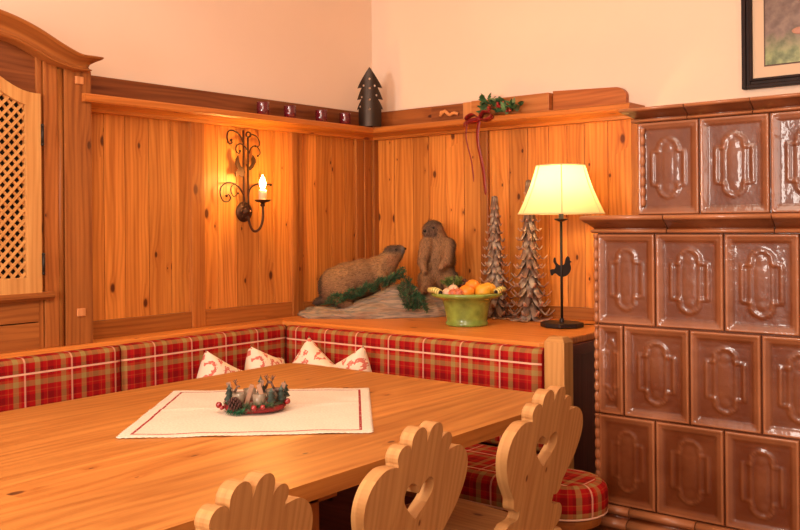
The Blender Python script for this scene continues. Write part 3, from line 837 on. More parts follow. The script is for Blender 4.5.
def make_chair():
    root = thing('dining_chair', '', 'chair')
    out_, hl = chair_outline()
    b = MB(); fs = b.prism([out_, hl], 1, -.0165, .0165, 2, rn=.5)
    bmesh.ops.dissolve_limit(b.bm, angle_limit=.02, verts=b.bm.verts[:], edges=b.bm.edges[:])
    # lean: the top tips back towards -y
    for v in b.bm.verts: v.co.y += .02 - .2 * (v.co.z - .46) + .0
    bk = b.build('backrest', MT['chairwood'], root, [BEV(.0025)])
    b = MB()
    lp = [(-.195, .42)] + arc(-.165, .425, .03, 180, 90, 4)[1:] + arc(.165, .425, .03, 90, 0, 4) + [(.15, .0), (-.15, .0)]
    lp = [(-.195, .425)] + arc(-.165, .425, .03, 180, 90, 4)[1:] + arc(.165, .425, .03, 90, 0, 4) + [(.148, .0), (.125, -.02), (-.125, -.02), (-.148, 0)]
    b.prism([lp], 2, .425, .458, 1, rn=.6); b.build('seat', MT['chairwood'], root, [BEV(.005)])
    for sx_ in (-1, 1):
        for sy_, yy in ((-1, .05), (1, .36)):
            b = MB(); a = Vector((sx_ * .11, yy, .43)); c = Vector((sx_ * .17, yy + sy_ * .07, 0))
            b.tube([a, a.lerp(c, .5), c], lambda t_: .020 - .006 * t_, 10); b.build('leg', MT['chairwood'], root)
    return root
ch = make_chair()
spots = [(-2.538, -1.835, 'chair with only its scalloped back top showing, leftmost at the near table edge'),
         (-2.048, -1.83, 'pine chair with heart cut-out, middle of the three along the near table edge'),
         (-1.522, -1.835, 'pine chair with heart cut-out, nearest the stove at the near table edge')]
for i, (x, y, lb) in enumerate(spots):
    c = ch if i == 0 else copy_tree(ch)
    c.location = (x, y, 0); c.rotation_euler.z = (.10, .03, -.02)[i]; tag(c, lb, 'chair', 'carved pine chairs at the dining table')

# ------------------------------------------------------------------ table runner
m, t, bs = nt('linen')
uv = N(t, 'ShaderNodeUVMap', uv_map='UVMap'); sx = N(t, 'ShaderNodeSeparateXYZ'); L(t, uv.outputs[0], sx.inputs[0])
RL, RW = 1.03, .42     # placeholder sizes, overwritten below
c00, c10, c11, c01 = Vector((-2.258, -1.105)), Vector((-1.834, -1.565)), Vector((-1.384, -1.160)), Vector((-1.783, -.704))
W_ = (c10 - c00).length; H_ = (c01 - c00).length
d1 = M_(t, 'MINIMUM', sx.outputs[0], M_(t, 'SUBTRACT', W_, sx.outputs[0])); d2 = M_(t, 'MINIMUM', sx.outputs[1], M_(t, 'SUBTRACT', H_, sx.outputs[1]))
dd = M_(t, 'MINIMUM', d1, d2)
line = M_(t, 'LESS_THAN', M_(t, 'ABSOLUTE', M_(t, 'SUBTRACT', dd, .028)), .0036)
nz = N(t, 'ShaderNodeTexNoise'); nz.inputs['Scale'].default_value = 160; L(t, uv.outputs[0], nz.inputs['Vector'])
brk = M_(t, 'GREATER_THAN', nz.outputs[0], .36)
lin = ramp(t, nz.outputs[0], [(.3, (.66, .55, .44)), (.7, (.78, .68, .55))])
L(t, mixc(t, M_(t, 'MULTIPLY', line, brk), lin, (.30, .008, .012)), bs.inputs['Base Color']); bs.inputs['Roughness'].default_value = .95
bp = N(t, 'ShaderNodeBump'); bp.inputs['Strength'].default_value = .3; bp.inputs['Distance'].default_value = .002; L(t, nz.outputs[0], bp.inputs['Height']); L(t, bp.outputs[0], bs.inputs['Normal'])
b = MB()
def rn_fn(i, j):
    p = (c00 * (1 - i) + c10 * i) * (1 - j) + (c01 * (1 - i) + c11 * i) * j
    sc = .0045 * abs(math.sin(i * W_ * PI / .016)) if (j in (0, 1)) else 0
    sj = .0045 * abs(math.sin(j * H_ * PI / .016)) if (i in (0, 1)) else 0
    p = p + (c01 - c00).normalized() * (sc * (1 if j else -1)) + (c10 - c00).normalized() * (sj * (1 if i else -1))
    z = ZT + .0022 + .0012 * math.sin(i * 21 + 2.2 * math.sin(j * 9)) * math.sin(j * 13 + i * 5) + .0022 * math.exp(-((j - .52 - .1 * i) * 40) ** 2)
    return (p.x, p.y, max(ZT + .001, z))
b.sheet(190, 190, rn_fn, lambda i, j: (i * W_, j * H_))
single(b, 'table_runner', m, 'cream linen table cloth with red border line lying on the table', 'tablecloth', (-1.81, -1.13, ZT), mods=[('SOLIDIFY', dict(thickness=.0016, offset=1))])

# ------------------------------------------------------------------ pillows in the corner
m, t, bs = nt('heart_fabric')
tc = N(t, 'ShaderNodeUVMap', uv_map='UVMap'); sx = N(t, 'ShaderNodeSeparateXYZ'); L(t, tc.outputs[0], sx.inputs[0])
def heart_mask(cell, ox, oy, wd, filled=False):
    fx_ = M_(t, 'SUBTRACT', M_(t, 'FRACT', M_(t, 'ADD', M_(t, 'DIVIDE', sx.outputs[0], cell), ox)), .5)
    fy_ = M_(t, 'SUBTRACT', M_(t, 'FRACT', M_(t, 'ADD', M_(t, 'DIVIDE', sx.outputs[1], cell), oy)), .5)
    ay = M_(t, 'SUBTRACT', fy_, M_(t, 'MULTIPLY', M_(t, 'SQRT', M_(t, 'ABSOLUTE', fx_)), .42))
    r_ = M_(t, 'SQRT', M_(t, 'ADD', M_(t, 'MULTIPLY', fx_, fx_), M_(t, 'MULTIPLY', ay, ay)))
    nz_ = N(t, 'ShaderNodeTexNoise'); nz_.inputs['Scale'].default_value = 120; L(t, tc.outputs[0], nz_.inputs['Vector'])
    r_ = M_(t, 'ADD', r_, M_(t, 'MULTIPLY', M_(t, 'SUBTRACT', nz_.outputs[0], .5), .30))
    if filled: return M_(t, 'LESS_THAN', r_, wd)
    return M_(t, 'LESS_THAN', M_(t, 'ABSOLUTE', M_(t, 'SUBTRACT', r_, .27)), wd)
mk = M_(t, 'MAXIMUM', heart_mask(.105, .2, .1, .06), heart_mask(.105, .7, .6, .11, True))
L(t, mixc(t, M_(t, 'MULTIPLY', mk, .85), (.88, .74, .56), (.62, .07, .045)), bs.inputs['Base Color']); bs.inputs['Roughness'].default_value = .9
def pillow(cx, cy, zc, size, nrm_ang, roll_, tilt, label):
    """plump square pillow with drawn-out corners; stands on edge leaning back"""
    b = MB(); n = 22; h = size / 2
    R = Matrix.Rotation(nrm_ang, 3, 'Z') @ Matrix.Rotation(tilt, 3, 'X') @ Matrix.Rotation(roll_, 3, 'Y')
    for sgn in (1, -1):
        def fn(i, j):
            x, z = 2 * i - 1, 2 * j - 1
            k = (1 - x ** 2) * (1 - z ** 2)
            th = .062 * (max(0, k)) ** .42 + .004 * min(1, max(0, k) * 30)
            pin = 1 - .16 * ((1 - x * x) * abs(z) ** 3 + (1 - z * z) * abs(x) ** 3) 
            X = x * h * (1 - .15 * (1 - z * z) * abs(x) ** 2); Z = z * h * (1 - .15 * (1 - x * x) * abs(z) ** 2)
            v = R @ Vector((X, -sgn * th, Z)); return (cx + v.x, cy + v.y, zc + v.z)
        b.sheet(n, n, fn, lambda i, j: (i * size + sgn * .03, j * size))
    bmesh.ops.remove_doubles(b.bm, verts=b.bm.verts[:], dist=.0008)
    return single(b, 'throw_pillow', m, label, 'pillow', (cx, cy, .487), 'white pillows with red hearts on the bench', recalc=True)
pillow(-1.268, -.295, .650, .235, .05, .50, -.14, 'white heart-print pillow on the left wall bench, farthest left of the four')
pillow(-1.030, -.295, .652, .235, .25, .34, -.14, 'white heart-print pillow on the left wall bench, just left of the corner')
pillow(-.915, -.450, .655, .250, -1.42, .62, -.12, 'white heart-print pillow on the right wall bench, just right of the corner')
pillow(-.920, -.665, .652, .240, -1.60, -.46, -.12, 'white heart-print pillow on the right wall bench, farthest right of the four')
#OBJECTS2

# ------------------------------------------------------------------ helpers for rotated things
def part(mb, name, mat, parent, mods=(), recalc=False):
    """mesh coordinates are already local to the parent"""
    o = mb.build(name, mat, None, mods, recalc); o.parent = parent; return o
RZ = math.atan2(-.7775, .6293)
MT['needle'] = attrmat('fir_needles', 'tint', .75, noise=.2)
MT['tinted'] = attrmat('tinted', 'tint', .7, bump=.3, nscale=60, noise=.18)
def needles(b, pts, ln, n, wd=.0019, cols=((.02, .07, .03), (.03, .10, .035), (.05, .13, .05)), spread=1.0):
    pts = [Vector(p) for p in pts]
    for k in range(n):
        t_ = random.random() * (len(pts) - 1.001); i = int(t_); p = pts[i].lerp(pts[i + 1], t_ - i); d = (pts[i + 1] - pts[i]).normalized()
        r = Vector((random.gauss(0, 1), random.gauss(0, 1), random.gauss(0, 1))).normalized()
        v = (d * .7 + r * spread).normalized(); s_ = v.cross(Vector((random.random(), random.random(), random.random() + .1))).normalized() * wd
        l_ = ln * random.uniform(.6, 1.15); b.cur = random.choice(cols)
        b.face([b.vert(p - s_), b.vert(p + s_), b.vert(p + v * l_ + s_ * .3), b.vert(p + v * l_ - s_ * .3)])

# ------------------------------------------------------------------ red jars and metal tree on the rail
MT['redglass'] = plain('red_glass', (.20, .008, .02), .08, coat=.8); MT['redglass'].node_tree.nodes['Principled BSDF'].inputs['Transmission Weight'].default_value = .35
jar = thing('glass_jar', '', 'jar', (0, 0, 0), 'red glass jars on the plate rail')
b = MB(); b.lathe([(0, .0), (.024, 0), (.027, .004), (.028, .03), (.027, .055), (.028, .062), (.0255, .062), (.0245, .055), (.0245, .008), (0, .006)], n=28); part(b, 'glass', MT['redglass'], jar)
b = MB(); b.lathe([(0, .007), (.019, .007), (.019, .022), (.016, .022), (.004, .021), (0, .024)], n=20); part(b, 'tealight', plain('wax_red', (.35, .05, .05), .5), jar)
for i, (x, lb) in enumerate(((-.826, 'leftmost, above the sconce'), (-.662, 'second from the left'), (-.458, 'third from the left'), (-.292, 'rightmost, nearest the metal tree'))):
    c = jar if i == 0 else copy_tree(jar)
    c.location = (x, -.075, ZS); tag(c, 'dark red glass candle jar on the plate rail, ' + lb, 'jar', 'red glass jars on the plate rail')

b = MB(); rT = .068
def tree_half(z):
    for z0, z1, w0, w1 in ((.19, .288, .078, .0015), (.133, .19, .082, .042), (.086, .133, .086, .044)):
        if z0 <= z <= z1: return w0 + (w1 - w0) * ((z - z0) / (z1 - z0)) ** .85
    return .066 if z < .086 else 0
holes = [(204, 128), (155, 180), (245, 183), (204, 203), (139, 270), (258, 258), (204, 293), (125, 345), (201, 368)]
HS = [(rT * math.asin(max(-1, min(1, (x - 204) * .000613 / rT))), (505 - y) * .000613) for x, y in holes]
def tkeep(i, j):
    s_, z = (i - .5) * .18, j * .29
    return abs(s_) < tree_half(z) and all(math.hypot(s_ - a, z - c) > .0052 for a, c in HS)
b.sheet(150, 240, lambda i, j: (rT * math.sin((i - .5) * .18 / rT), -rT * math.cos((i - .5) * .18 / rT), j * .29), keep=tkeep)
o = b.build('metal_tree', plain('dark_tin', (.045, .028, .020), .4, .6), None, [('SOLIDIFY', dict(thickness=.0015))])
o.location = (-.150, -.115, ZS); o.rotation_euler.z = RZ
tag(o, 'black metal fir tree lantern with punched holes standing in the rail corner', 'lantern')

# ------------------------------------------------------------------ holly sprig with bow
hol = thing('holly_sprig', 'holly sprig with berries and a dark red bow on the plate rail', 'decoration', (-.11, -.83, ZS))
b = MB(); random.seed(11)
def leaf(b, c, d, n_, ln, wd, col):
    d = Vector(d).normalized(); n_ = Vector(n_); s_ = d.cross(n_).normalized(); n_ = s_.cross(d); c = Vector(c)
    out_ = [(0, 0), (.12, .3), (.2, .55), (.3, .38), (.42, .75), (.52, .42), (.64, .6), (.75, .3), (.85, .35), (1, 0)]
    mid = [b.vert(c + d * ln * t_ + n_ * (.12 * ln * math.sin(t_ * PI))) for t_, _ in out_]
    for sg in (1, -1):
        ed = [b.vert(c + d * ln * t_ + s_ * sg * wd * w_ + n_ * (.12 * ln * math.sin(t_ * PI) + .18 * wd * w_)) for t_, w_ in out_]
        for k in range(len(out_) - 1): b.face([mid[k], mid[k + 1], ed[k + 1], ed[k]])
for k in range(70):
    y = random.uniform(-.950, -.745); x = random.uniform(-.135, -.07); z = 1.772 + random.random() * (.06 if y > -.88 else .035)
    b.cur = random.choice([(.03, .10, .03), (.05, .15, .05), (.10, .20, .08), (.16, .24, .10)])
    leaf(b, (x, y, z), (random.uniform(-1, .3), random.uniform(-1, 1), random.uniform(-.1, .9)), (random.uniform(-1, 0), random.uniform(-.5, .5), 1), random.uniform(.036, .056), .021, b.cur)
bmesh.ops.remove_doubles(b.bm, verts=b.bm.verts[:], dist=1e-5)
b.build('leaves', MT['needle'], hol)
b = MB(); b.tube([(-.10, -.74, 1.768), (-.09, -.82, 1.780), (-.10, -.95, 1.770)], .004, 6); b.build('stem', MT['cabwood'], hol)
MT['ribbon'] = plain('dark_red_ribbon', (.22, .008, .010), .4)
bm_ = plain('berries', (.38, .02, .015), .3)
for k in range(16):
    y, z = random.choice([(-.80, 1.80), (-.90, 1.79), (-.86, 1.81)])
    b = MB(); b.ball((-.130 + random.uniform(-.012, .012), y + random.uniform(-.016, .016), z + random.uniform(-.012, .012)), .008, 10); b.build('berry', bm_, hol)
b = MB()
for sg, dz in ((1, .0), (-1, .006)):
    lp = spline([(-.162, -.775, 1.752), (-.175, -.775 + sg * .03, 1.772 + dz), (-.170, -.775 + sg * .07, 1.755 + dz), (-.180, -.775 + sg * .045, 1.735 + dz), (-.164, -.775, 1.748)], 6)
    b.sheet(len(lp) - 1, 2, lambda i, j, lp=lp: tuple(Vector(lp[round(i * (len(lp) - 1))]) + Vector((-.014 * (j - .5) * 2, 0, .006 * (j - .5) * 2))))
lp2 = spline([(-.164, -.775, 1.75), (-.172, -.72, 1.742), (-.168, -.69, 1.728)], 5)
b.sheet(len(lp2) - 1, 2, lambda i, j: tuple(Vector(lp2[round(i * (len(lp2) - 1))]) + Vector((0, 0, .022 * (j - .5)))))
b.ball((-.168, -.775, 1.75), .012, 10)
b.build('bow', MT['ribbon'], hol, [('SOLIDIFY', dict(thickness=.0012))])
for nm, y0_, z1_, w_ in (('ribbon_tail', -.775, 1.41, .016), ('ribbon_tail', -.712, 1.47, .007)):
    b = MB()
    b.sheet(40, 2, lambda i, j: (-.163 - .004 * math.sin(i * 9), y0_ + .012 * math.sin(i * 5.5) - .02 * i * i + (j - .5) * w_ * (1 if i < .93 else 1 - (i - .93) * 10 * .8), 1.75 + (z1_ - 1.75) * i))
    b.build(nm, MT['ribbon'], hol, [('SOLIDIFY', dict(thickness=.001))])

# ------------------------------------------------------------------ wall sconce
sco = thing('wall_sconce', 'wrought iron wall sconce with scrolls and one lit candle bulb', 'lamp', (-.89, -.016, 1.341))
def A(zx, zy, y=-.034):   # design grid, lower part of the ornament
    return (-.89 + (zx / 8.84 - 36) * .00575, y, 1.341 - (zy / 8.84 - 32) * .00438)
def B2(zx, zy, y=-.034):  # design grid, upper part
    return (-.89 + (zx / 10 - 36) * .00575, y, 1.341 + (82 - zy / 10) * .00438)
def scroll(pts, nm='scroll', r=.0036):
    b = MB(); b.tube(spline(pts, 7), lambda t_: r * (1.1 - .35 * t_), 8); b.ball(pts[-1], r * 1.7, 8); b.build(nm, MT['iron'], sco)
scroll([A(*p) for p in ((300, 215), (292, 130), (240, 55), (170, 28), (110, 60), (92, 120), (115, 185), (155, 195), (180, 165), (165, 135), (147, 145))])
scroll([A(*p) for p in ((225, 35), (190, 60), (185, 110), (210, 150), (245, 120))], r=.0026)
scroll([A(*p) for p in ((335, 215), (338, 120), (370, 58), (440, 30), (540, 35))])
scroll([B2(*p) for p in ((332, 130), (300, 60), (240, 20), (190, 30), (175, 90), (195, 150), (222, 140), (215, 115))])
scroll([B2(*p) for p in ((378, 210), (340, 160), (300, 145), (265, 170), (262, 220), (290, 240), (300, 215))], r=.003)
scroll([B2(*p) for p in ((385, 75), (420, 42), (465, 55), (495, 100), (492, 150), (455, 155))], r=.0032)
scroll([B2(*p) for p in ((388, 235), (410, 180), (450, 152), (490, 180), (502, 225), (480, 252))], r=.003)
b = MB(); c = B2(385, 45); b.tube([(c[0] + .013 * math.cos(a), c[1], c[2] + .011 * math.sin(a)) for a in [k * PI / 10 for k in range(20)]], .004, 8, closed=True); b.build('ring', MT['iron'], sco)
for xa in (335, 380):
    b = MB(); b.box(B2(xa - 6, 0)[0], B2(xa + 6, 0)[0], -.036, -.030, 1.36, B2(xa, 5 if xa == 335 else 70)[2], 2, .001); b.build('stem', MT['iron'], sco)
for lp in (((265, 260), (240, 300), (238, 350), (262, 400), (235, 435), (240, 475), (272, 458), (302, 478), (332, 430), (325, 390), (290, 368), (275, 320)),
           ((412, 248), (396, 290), (400, 335), (368, 385), (388, 402), (415, 375), (440, 320), (438, 290)),
           ((345, 345), (360, 395), (380, 405), (375, 370), (360, 350))):
    b = MB(); b.prism([[(B2(*p)[0], B2(*p)[2]) for p in lp]], 1, -.046, -.042, 2); b.build('leaf', MT['iron'], sco, recalc=True)
Mr = Matrix.Translation((-.89, -.016, 1.341)) @ Matrix.Rotation(PI / 2, 4, 'X')
b = MB(); b.lathe([(0, .030), (.010, .029), (.014, .020), (.024, .019), (.032, .012), (.040, .010), (.044, .004), (.045, .0), (0, 0)], n=32, M=Mr)
for k in range(8):
    a = k * PI / 4; b.ball((-.89 + .026 * math.cos(a), -.034, 1.341 + .026 * math.sin(a)), .006, 8, (1.3, .5, 1.3))
b.build('rosette', MT['iron'], sco)
b = MB(); b.ball((-.884, -.052, 1.343), .005, 10); b.build('screw', MT['gold'], sco)
CXs, CYs = -.878, -.125
b = MB(); b.tube(spline([(-.880, -.030, 1.330), (-.888, -.055, 1.280), (-.892, -.085, 1.256), (-.885, -.112, 1.268), (CXs, CYs, 1.31), (CXs, CYs, 1.378)], 8), .0055, 10); b.build('arm', MT['iron'], sco)
b = MB(); b.lathe([(0, 0), (.008, 0), (.010, .006), (.028, .010), (.037, .017), (.036, .019), (.026, .014), (0, .013)], (CXs, CYs, 1.374), 28)
b.lathe([(0, 0), (.009, .0), (.012, -.005), (.007, -.012), (.0, -.014)], (CXs, CYs, 1.374), 16); b.build('drip_dish', MT['iron'], sco)
wax = plain('candle_sleeve', (.85, .62, .42), .5); wax.node_tree.nodes['Principled BSDF'].inputs['Subsurface Weight'].default_value = .3
b = MB(); b.lathe([(0, 0), (.017, 0), (.017, .040), (.0175, .046), (.013, .048), (.008, .046), (0, .046)], (CXs, CYs, 1.388), 24); b.build('candle_sleeve', wax, sco)
bulb = plain('lit_bulb', (1, .9, .6), .3, emit=(1, .78, .38), es=24)
b = MB(); b.lathe([(0, 0), (.007, 0), (.008, .008), (.0135, .020), (.0145, .030), (.011, .044), (.005, .057), (.0015, .066), (0, .068)], (CXs, CYs, 1.434), 20); bo = b.build('bulb', bulb, sco)
bo.visible_shadow = True
l = light('sconce_glow', 'POINT', (CXs - .0, CYs, 1.470), 8.5, (1, .60, .15), radius=.015)
bo.data.materials[0].node_tree  # bulb glass surrounds the filament lamp
l.location = (CXs, CYs - .022, 1.47)

# ------------------------------------------------------------------ table lamp
lx, ly = -.293, -1.252
lam = thing('table_lamp', 'black iron table lamp with bird silhouette and glowing cream shade', 'lamp', (lx, ly, ZL))
b = MB(); b.prism([[(lx + .088 * math.cos(a) * (.9 if k % 2 else 1), ly + .088 * math.sin(a)) for k, a in enumerate([PI / 8 + k * PI / 4 for k in range(8)])]], 2, ZL + .001, ZL + .020, 0)
b.build('base', MT['black'], lam, [BEV(.004)])
b = MB(); b.tube([(lx, ly, ZL + .02), (lx, ly, 1.305)], .0055, 12); b.lathe([(.009, 0), (.009, .012), (.006, .016)], (lx, ly, ZL + .02), 16); b.build('pole', MT['black'], lam)
b = MB(); b.lathe([(0, 0), (.006, 0), (.026, .008), (.028, .013), (.010, .014), (.010, .040), (0, .042)], (lx, ly, 1.285), 24); b.build('socket', MT['black'], lam)
def Bd(px, pz): # bird silhouette lies across the line of sight, in its own flat plate
    a = (px - 90) * .00101; return (a, 1.103 - (pz - 235) * .00101)
bird = [(50, 270), (44, 250), (52, 244), (62, 243), (66, 230), (58, 215), (60, 200), (66, 198), (68, 212), (76, 224), (90, 230), (102, 222), (106, 204), (114, 192), (122, 198), (124, 210), (132, 216), (124, 220), (128, 240), (122, 258), (110, 270), (95, 275), (80, 272), (68, 262), (60, 262)]
bird = spline([Bd(*p) for p in bird], 3, True)
b = MB(); b.prism([bird], 1, -.0035, .0035, 2)
o = part(b, 'bird_plate', MT['black'], lam, recalc=True); o.location = (0, 0, -ZL); o.rotation_euler.z = RZ
for v in o.data.vertices: pass
m, t, bs = nt('lamp_shade')
t.nodes.remove(bs); outn = t.nodes['Material Output']
df = N(t, 'ShaderNodeBsdfDiffuse'); tr = N(t, 'ShaderNodeBsdfTranslucent'); mx = N(t, 'ShaderNodeMixShader'); mx.inputs[0].default_value = .5
df.inputs[0].default_value = (.86, .74, .48, 1); tr.inputs[0].default_value = (.90, .78, .42, 1)
L(t, df.outputs[0], mx.inputs[1]); L(t, tr.outputs[0], mx.inputs[2]); L(t, mx.outputs[0], outn.inputs[0])
MT['shade'] = m
zb, zt_, rb, rt = 1.318, 1.512, .173, .098
b = MB(); b.sheet(96, 8, lambda i, j: (lx + (rb + (rt - rb) * j - .006 * math.sin(j * PI)) * math.cos(i * 2 * PI), ly + (rb + (rt - rb) * j - .006 * math.sin(j * PI)) * math.sin(i * 2 * PI), zb + (zt_ - zb) * j))
sh = b.build('lamp_shade', m, lam)
trim = plain('shade_trim', (.80, .62, .34), .7)
b = MB()
for z, r in ((zb, rb), (zt_, rt)): b.tube([(lx + r * math.cos(a), ly + r * math.sin(a), z) for a in [k * PI / 32 for k in range(64)]], .0026, 6, closed=True)
va = math.atan2(-3.039 - ly, -3.538 - lx)
for k in range(6):
    a = va + k * PI / 3 + .02
    b.tube([(lx + (rb + (rt - rb) * j - .006 * math.sin(j * PI) + .001) * math.cos(a), ly + (rb + (rt - rb) * j - .006 * math.sin(j * PI) + .001) * math.sin(a), zb + (zt_ - zb) * j) for j in [q_ / 8 for q_ in range(9)]], .0022, 6)
b.build('shade_piping', trim, sh)
b = MB(); b.ball((lx, ly, 1.375), .028, 16, (1, 1, 1.2)); b.build('bulb', plain('lamp_bulb', (1, .9, .7), .3, emit=(1, .80, .48), es=11), lam)
light('lamp_glow', 'POINT', (lx, ly, 1.43), 6.0, (1, .66, .30), radius=.035)
b = MB(); b.tube(spline([(lx + .08, ly - .03, ZL + .006), (lx + .14, ly - .08, ZL + .004), (lx + .22, ly - .05, ZL + .004), (-.04, ly - .10, ZL + .01)], 6), .0025, 6); b.build('cord', MT['black'], lam)

# ------------------------------------------------------------------ carved shaving trees
def shaving_tree(x, y, H_, R_, label, seed):
    random.seed(seed); root = thing('wooden_tree', label, 'decoration', (x, y, ZL))
    b = MB(); b.tube([(0, 0, 0), (0, 0, H_ * .5), (0, 0, H_)], lambda t_: .016 * (1 - t_) + .002, 8); part(b, 'trunk', MT['barkm'], root)
    b = MB()
    lv = 15
    for k in range(lv):
        f = k / (lv - 1); z0 = H_ * (.97 - .88 * f); ln = R_ * (.16 + .84 * f ** .9) * 1.05; m_ = 7 + int(2 * f)
        for q_ in range(m_):
            a = q_ * 2 * PI / m_ + k * .55 + random.uniform(-.15, .15); dr = Vector((math.cos(a), math.sin(a), 0)); sd = Vector((-dr.y, dr.x, 0)); L0 = ln * random.uniform(.8, 1.1)
            wd = .010 + .010 * f; n = 8; prev = None; drop = .062 + .030 * f
            for i in range(n + 1):
                s_ = i / n; r_ = .008 + L0 * s_; z = z0 + .012 - drop * math.sin(min(1, s_ * 1.12) * PI * .5) + .022 * max(0, s_ - .7) / .3 * (.5 + f)
                z = max(z, .004); w_ = wd * (1 - .8 * s_ ** 1.5) ; tw = .35 * math.sin(q_ * 3)
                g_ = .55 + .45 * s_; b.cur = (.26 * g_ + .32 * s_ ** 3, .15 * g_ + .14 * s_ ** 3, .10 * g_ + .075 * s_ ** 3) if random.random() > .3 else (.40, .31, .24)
                row = [b.vert(dr * r_ - sd * w_ + Vector((0, 0, z + w_ * tw))), b.vert(dr * r_ + Vector((0, 0, z + .003))), b.vert(dr * r_ + sd * w_ + Vector((0, 0, z - w_ * tw)))]
                if prev: b.face([prev[0], prev[1], row[1], row[0]], True); b.face([prev[1], prev[2], row[2], row[1]], True)
                prev = row
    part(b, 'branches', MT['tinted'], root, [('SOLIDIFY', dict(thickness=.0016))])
    # frilled inner shavings
    b = MB()
    for k in range(900):
        f = random.random() ** .7; z = H_ * (.95 - .90 * f); rr = R_ * (.08 + .5 * f) * random.random(); a = random.random() * 2 * PI
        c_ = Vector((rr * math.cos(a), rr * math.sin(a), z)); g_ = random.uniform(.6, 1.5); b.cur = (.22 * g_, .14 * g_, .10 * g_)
        v = Vector((random.gauss(0, 1), random.gauss(0, 1), random.gauss(0, 1) - .6)).normalized() * random.uniform(.008, .018); s_ = v.cross(Vector((0, 0, 1))).normalized() * .0028
        b.face([b.vert(c_ - s_), b.vert(c_ + s_), b.vert(c_ + v + s_ * .6), b.vert(c_ + v - s_ * .6)])
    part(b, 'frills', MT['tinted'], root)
MT['barkm'] = plain('bark', (.10, .055, .035), .85, noise=.4, nscale=60, bump=.6)
shaving_tree(-.140, -.835, .545, .092, 'shorter carved wood-shaving tree, left of the lamp behind the bowl', 3)
shaving_tree(-.150, -1.018, .610, .100, 'taller carved wood-shaving tree, directly left of the table lamp', 4)

# ------------------------------------------------------------------ marmots on their rock
KX = 1.2
rock_root = (-.365, -.320, ZL)
def blob(ells, voxel, smooth_it, name):
    """one closed surface from a set of overlapping ellipsoids / capsules"""
    b = MB()
    for e in ells:
        if len(e) == 3: b.ball(e[0], 1, 20, e[1], e[2])
        elif len(e) == 2: b.ball(e[0], 1, 20, e[1])
        else:
            p, q_, r0, r1 = e; p, q_ = Vector(p), Vector(q_)
            for k in range(7): b.ball(p.lerp(q_, k / 6), r0 + (r1 - r0) * k / 6, 12)
    me = bpy.data.meshes.new(name); b.bm.to_mesh(me); b.bm.free()
    o = bpy.data.objects.new(name, me); C.objects.link(o)
    md = o.modifiers.new('r', 'REMESH'); md.mode = 'VOXEL'; md.voxel_size = voxel; md.use_smooth_shade = True
    md = o.modifiers.new('s', 'SMOOTH'); md.iterations = smooth_it; md.factor = .6
    dg = bpy.context.evaluated_depsgraph_get(); m2 = bpy.data.meshes.new_from_object(o.evaluated_get(dg))
    bpy.data.objects.remove(o); return m2
def furry(me, colf, n_fur, ln, flow, name, root, mat):
    b = MB(); random.seed(5)
    idx = [b.vert(v.co) for v in me.vertices]
    for v in idx: v[b.col] = (*colf(v.co), 1)
    tris = []
    for p in me.polygons:
        f = b.face([idx[i] for i in p.vertices], True)
        if f: tris.append((f.calc_center_median().copy(), p.normal.copy(), p.area))
    tot = sum(x[2] for x in tris); 
    import bisect
    cum = []; s_ = 0
    for x in tris: s_ += x[2]; cum.append(s_)
    for k in range(n_fur):
        c, n_, _ = tris[min(len(tris) - 1, bisect.bisect(cum, random.random() * tot))]
        c = c + Vector((random.gauss(0, .002), random.gauss(0, .002), random.gauss(0, .002)))
        fl = Vector(flow(c)); v = (n_ * .38 + (fl - n_ * fl.dot(n_)).normalized() * .9 + Vector((random.gauss(0, .2), random.gauss(0, .2), random.gauss(0, .2)))).normalized()
        sd = v.cross(n_); sd = (sd.normalized() if sd.length > 1e-4 else Vector((1, 0, 0))) * .0009; l_ = ln * random.uniform(.6, 1.3)
        base_ = colf(c); g_ = random.uniform(.35, 1.75); b.cur = tuple(q_ * g_ for q_ in base_)
        b.face([b.vert(c - sd * 1.3), b.vert(c + sd * 1.3), b.vert(c + v * l_)])
    me2 = part(b, name, mat, root); return me2
MT['fur'] = attrmat('fur', 'tint', .85, noise=.25, nscale=40)
def lerp3(a, c, t_): t_ = max(0, min(1, t_)); return tuple(x + (y - x) * t_ for x, y in zip(a, c))

rk = thing('stone_base', 'flat grey stone plinth under the two stuffed marmots on the ledge', 'rock', rock_root); rk.rotation_euler.z = RZ
b = MB(); random.seed(9)
def rock_fn(i, j):
    # i around, j from rim bottom to middle
    a = i * 2 * PI; rx, ry = .350, .150
    lay = [(1.0, 0), (1.02, .2), (1.0, .42), (.93, .5), (.92, .62), (.82, .68), (.80, .82), (.66, .86), (.5, .93), (.25, .98), (0, 1)]
    t_ = j * (len(lay) - 1); k = min(int(t_), len(lay) - 2); u_ = t_ - k
    s_ = lay[k][0] * (1 - u_) + lay[k + 1][0] * u_; h = lay[k][1] * (1 - u_) + lay[k + 1][1] * u_
    wob = 1 + .05 * math.sin(3 * a + 1) + .04 * math.sin(7 * a + 4 * h) + .02 * math.sin(13 * a)
    sq = 1 / max(abs(math.cos(a)) ** 3 + abs(math.sin(a)) ** 3, .5) ** (1 / 3)
    x = rx * s_ * wob * sq * math.cos(a); y = ry * s_ * wob * sq * math.sin(a)
    top_ = .050 + .10 * max(0, min(1, (x + .16) / .24)) ** 1.3 * (1 - .35 * max(0, min(1, (x - .12) / .2)))
    wy = rock_root[1] + x * math.sin(RZ) + y * math.cos(RZ)
    if wy > -.036: y -= (wy + .036) / math.cos(RZ)
    z = h * top_ + .004 * math.sin(40 * x + 20 * y) * (j > .3)
    return (x, y, max(0, z) + .001)
b.sheet(120, 50, rock_fn)
m, t, bs = nt('layered_stone'); tc = N(t, 'ShaderNodeTexCoord')
mp = N(t, 'ShaderNodeMapping'); mp.inputs['Scale'].default_value = (6, 6, 45); L(t, tc.outputs['Object'], mp.inputs[0])
